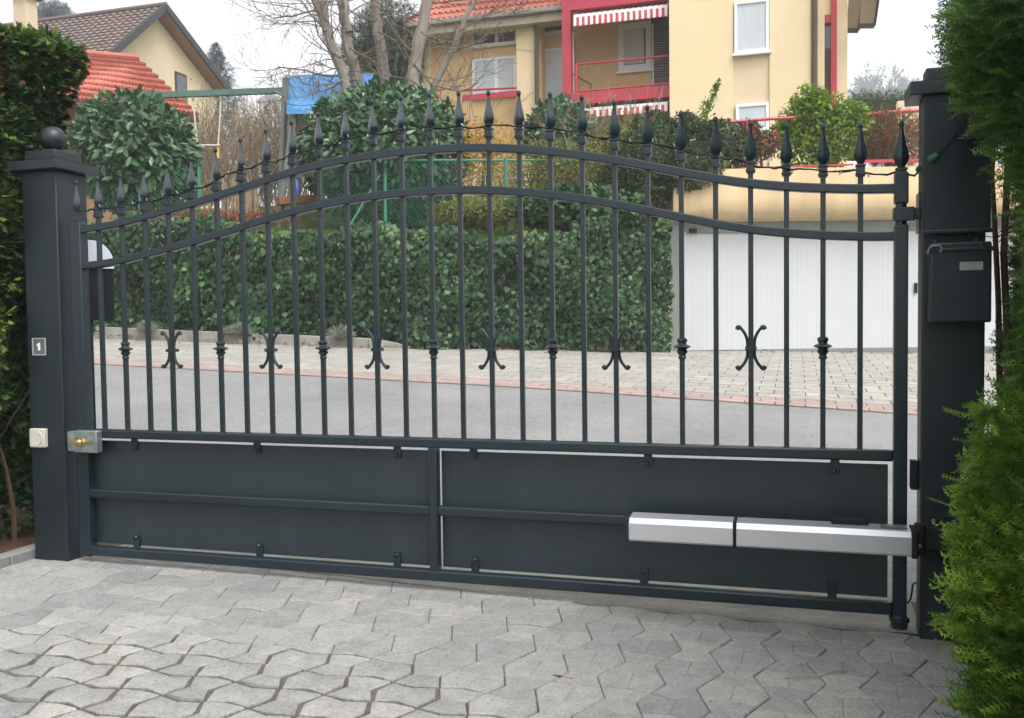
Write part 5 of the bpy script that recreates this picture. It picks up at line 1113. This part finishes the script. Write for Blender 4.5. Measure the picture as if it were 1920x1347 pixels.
fol('front_sprays', 'thuja', Pn, o_, sz, M['thuja'], lh, tn, (-.5, -.1, 1.2), droop=.1)
# right conifers
ry = thing('yew_bush', 'bright green needle bush bulging over the lower right corner', 'conifer', (4.1, -1.2, -.05)); acc = []
def edge_clump(px, py, d, s, n, tn_, sz, lst, shp=(1, 1, 1)):
    if lst is hi_: px += 22 + 50 * max(0, min(1, (py - 180) / 120)) * (1 if py < 640 else .6)
    else: px += 64
    s *= .85; c = P(px, py, d); lst.append(clump(c.x, c.y, c.z, s, n, tn_, None, sz=sz, outv=(-.6, -.5, .35), shp=shp))
low = []; hi_ = []
for (px, py, d, s, n, tn_) in ((1905, 800, 2.75, .15, 420, .50), (1880, 880, 2.7, .15, 420, .58), (1845, 905, 2.7, .10, 260, .62), (1900, 950, 2.6, .17, 520, .62), (1838, 985, 2.6, .12, 340, .68), (1880, 1040, 2.5, .16, 520, .68), (1830, 1050, 2.5, .10, 260, .7), (1900, 1110, 2.45, .18, 560, .66), (1835, 1120, 2.45, .11, 300, .7), (1800, 1130, 2.45, .06, 110, .75), (1880, 1190, 2.4, .16, 460, .55), (1828, 1205, 2.4, .10, 260, .62), (1900, 1280, 2.4, .17, 500, .35), (1850, 1290, 2.4, .12, 300, .5), (1845, 1340, 2.4, .11, 260, .55), (1900, 1360, 2.4, .2, 400, .4), (1880, 760, 2.8, .09, 140, .55), (1850, 1240, 2.45, .12, 300, .3),
                               (1990, 900, 2.6, .25, 800, .5), (1990, 1150, 2.5, .25, 800, .5)):
    edge_clump(px, py, d, s, int(n * .62), tn_, (.075, .135), low)
for (a, c) in (((1880, 800), (1795, 775)), ((1880, 815), (1810, 835)), ((1875, 860), (1798, 880)), ((1860, 900), (1775, 920)), ((1860, 960), (1768, 950)), ((1860, 990), (1775, 1010)), ((1840, 1080), (1758, 1095)), ((1840, 1130), (1752, 1165)), ((1840, 1060), (1790, 1030)), ((1850, 1180), (1790, 1190)), ((1850, 1290), (1790, 1310)), ((1830, 760), (1818, 780))):
    n = 60; T = rng.random(n) ** .8; A_, C_ = P(a[0] + 30, a[1], 2.6), P(c[0] + 30, c[1], 2.5); base = np.array(A_)[None] * (1 - T[:, None]) + np.array(C_)[None] * T[:, None]; dv_ = unit(np.array(C_ - A_)[None])
    low.append((base + rng.normal(0, .012, (n, 3)), np.tile(dv_ * 1.6, (n, 1)) + rdir(n) * .5, np.full(n, .66) + rng.normal(0, .12, n), rng.uniform(.05, .09, n)))
Pn, o_, tn, sz = [np.concatenate([a[i] for a in low]) for i in range(4)]
fol('foliage', 'yew', Pn, o_, sz, M['yew'], ry, tn, (4.1, -1.2, 0), droop=-.12, jit=.38, flat=.6)
b = MB(); random.seed(31)
for k in range(14): A_ = P(random.uniform(1930, 2000), random.uniform(850, 1400), 2.7); branches(b, A_, P(1830, random.uniform(850, 1300), 2.5) - A_, .10, .006, 1, .4, .1, (2, 3), 4, 5, .12, .002, .6)
part(b, 'branches', M['brownwood'], ry)
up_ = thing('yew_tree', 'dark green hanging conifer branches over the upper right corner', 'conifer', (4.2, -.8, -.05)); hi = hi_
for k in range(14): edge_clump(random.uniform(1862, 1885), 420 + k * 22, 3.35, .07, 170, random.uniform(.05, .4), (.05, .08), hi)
for k in range(16): edge_clump(random.uniform(1885, 1935), 330 + k * 28, random.uniform(2.9, 3.3), random.uniform(.07, .12), 230, random.uniform(.15, .5), (.05, .09), hi)
for (px, py, d, s, n, tn_) in ((1900, 20, 2.6, .20, 700, .35), (1830, 30, 2.8, .12, 360, .45), (1850, 90, 2.7, .14, 420, .42), (1910, 110, 2.6, .16, 500, .28), (1820, 110, 2.8, .08, 200, .5), (1800, 135, 2.9, .05, 90, .5), (1870, 170, 2.7, .13, 360, .38), (1910, 210, 2.6, .14, 420, .30), (1835, 170, 2.75, .08, 190, .5), (1870, 240, 2.7, .11, 280, .35), (1905, 290, 2.6, .12, 360, .45), (1868, 310, 2.7, .06, 120, .5), (1910, 380, 2.6, .08, 240, .6), (1900, 340, 2.7, .07, 160, .5), (1925, 450, 2.6, .09, 260, .6), (1920, 530, 2.6, .07, 200, .45), (1925, 610, 2.6, .09, 240, .4), (1925, 690, 2.7, .10, 280, .4), (1895, 720, 2.9, .05, 100, .45), (1990, 300, 2.6, .3, 900, .35), (1990, 60, 2.6, .3, 900, .35), (1990, 600, 2.6, .25, 800, .35), (1900, 600, 3.4, .10, 220, .3), (1895, 420, 3.4, .06, 120, .3)):
    edge_clump(px, py, d, s, n, tn_, (.045, .09), hi)
Pn, o_, tn, sz = [np.concatenate([a[i] for a in hi]) for i in range(4)]
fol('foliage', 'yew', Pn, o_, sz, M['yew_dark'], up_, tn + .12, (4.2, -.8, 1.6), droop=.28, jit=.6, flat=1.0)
n = 6500; d = rdir(n); c = P(1806, 55, 4.6); Pn = np.array(c) + d * rng.random((n, 1)) ** .5 * np.array([.12, .15, .40]); fol('tip_sprays', 'leaf', Pn, d, rng.uniform(.014, .026, n), M['spruce'], up_, None, tuple(c))
b = MB(); random.seed(32)
b.tube([P(1878, 900, 3.6), P(1874, 700, 3.6), P(1872, 560, 3.6), P(1866, 440, 3.6), P(1860, 330, 3.6), P(1868, 200, 3.6)], [.012, .012, .011, .010, .009, .007], 8)
b.tube([P(1893, 900, 3.3), P(1890, 650, 3.3), P(1882, 480, 3.3), P(1890, 300, 3.3), P(1900, 100, 3.3)], [.014, .013, .012, .011, .009], 8)
b.tube([P(1950, 1200, 3.1), P(1945, 800, 3.1), P(1940, 400, 3.1), P(1950, 0, 3.1)], [.05, .045, .04, .03], 10)
for k in range(12): A_ = P(random.uniform(1905, 1980), random.uniform(100, 800), 3.3); branches(b, A_, P(random.uniform(1900, 1990), random.uniform(0, 800), 2.9) - A_, .10, .009, 2, .4, -.1, (2, 3), 4, 5, .12, .002, .6)
part(b, 'branches', M['brownwood'], up_)
# dark conifers further back fill the right edge
bh = thing('conifer_hedge', 'dark conifer hedge row continuing behind the right gate post', 'hedge', (5.0, .2, -.05)); n = 13000
Pn = np.stack([4.40 + np.abs(rng.normal(0, .12, n)), rng.uniform(-3.2, .6, n), rng.random(n) * 2.9], 1); Pn[:, 0] += .06 * np.sin(Pn[:, 2] * 7 + Pn[:, 1] * 5)
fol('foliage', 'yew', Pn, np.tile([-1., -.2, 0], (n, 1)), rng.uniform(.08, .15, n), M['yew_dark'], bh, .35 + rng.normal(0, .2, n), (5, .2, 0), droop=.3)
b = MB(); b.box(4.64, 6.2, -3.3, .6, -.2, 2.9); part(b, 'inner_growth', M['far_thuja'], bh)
# a few loose bits on the forecourt
for (px, py, l, rot, m_, lab) in ((1060, 1268, .05, .1, 'litter', 'curled orange brown leaf on the paving in front of the gate middle'), (1704, 1266, .025, 1.2, 'litter', 'tiny red brown leaf on the paving near the right post')):
    q = at_d(px, py, 1); r_ = ray(px, py); tt_ = (-.047 - CAM.z) / r_.z; c = CAM + r_ * tt_
    n = 3; o = leaves('fallen_leaf', 'leaf', np.tile(np.array(c), (n, 1)) + rng.normal(0, .004, (n, 3)) * [1, 1, 0], rdir(n) * [1, .4, 0.1], np.tile([0, 0, 1.], (n, 1)) + rdir(n) * .3, l, M[m_], None, org=tuple(c)); tag(o, lab, 'leaf')
b = MB(); pts = []
for (px, py) in ((1470, 1275), (1500, 1270), (1535, 1271), (1562, 1263), (1590, 1259)): r_ = ray(px, py); pts.append(CAM + r_ * ((-.049 - CAM.z) / r_.z) + Vector((0, 0, .004)))
b.tube(pts, .0018, 5); tag(b.build('twig', M['greymetal']), 'thin bluish grey twig lying on the paving before the right post', 'twig')

n = 420; X = np.concatenate([rng.uniform(-.2, 3.8, 200), 3.95 - rng.exponential(.25, 120), -.2 + rng.exponential(.25, 100)]); Yv = np.concatenate([rng.uniform(-2.4, .0, 200), rng.uniform(-2.0, -.1, 120), rng.uniform(-1.6, -.1, 100)])
Zv = np.array([zg(0, 0) - .0065 * x for x in X]) + .004
tag(leaves('paving_debris', 'leaf', np.stack([X, Yv, Zv], 1), rdir(n) * [1, 1, .1], np.array([0, 0, 1.]) + rdir(n) * .3, rng.uniform(.004, .013, n), M['litter']), 'tiny dry needles and leaf crumbs scattered over the paving', 'debris', kind='stuff')

# ================================================================== HAZE
hz_m = bpy.data.materials.new('haze'); hz_m.use_nodes = True; nn = hz_m.node_tree; nn.nodes.clear()
pv_ = nn.nodes.new('ShaderNodeVolumePrincipled'); pv_.inputs['Density'].default_value = .0016; pv_.inputs['Color'].default_value = (.93, .96, 1, 1); pv_.inputs['Anisotropy'].default_value = .2
om = nn.nodes.new('ShaderNodeOutputMaterial'); nn.links.new(pv_.outputs[0], om.inputs['Volume'])
if True:
    b = MB(); b.box(-425, 425, -205, 425, -1.4, 82); o = b.build('haze', hz_m); tag(o, 'thin pale winter haze over the far hillside', 'haze', kind='stuff')
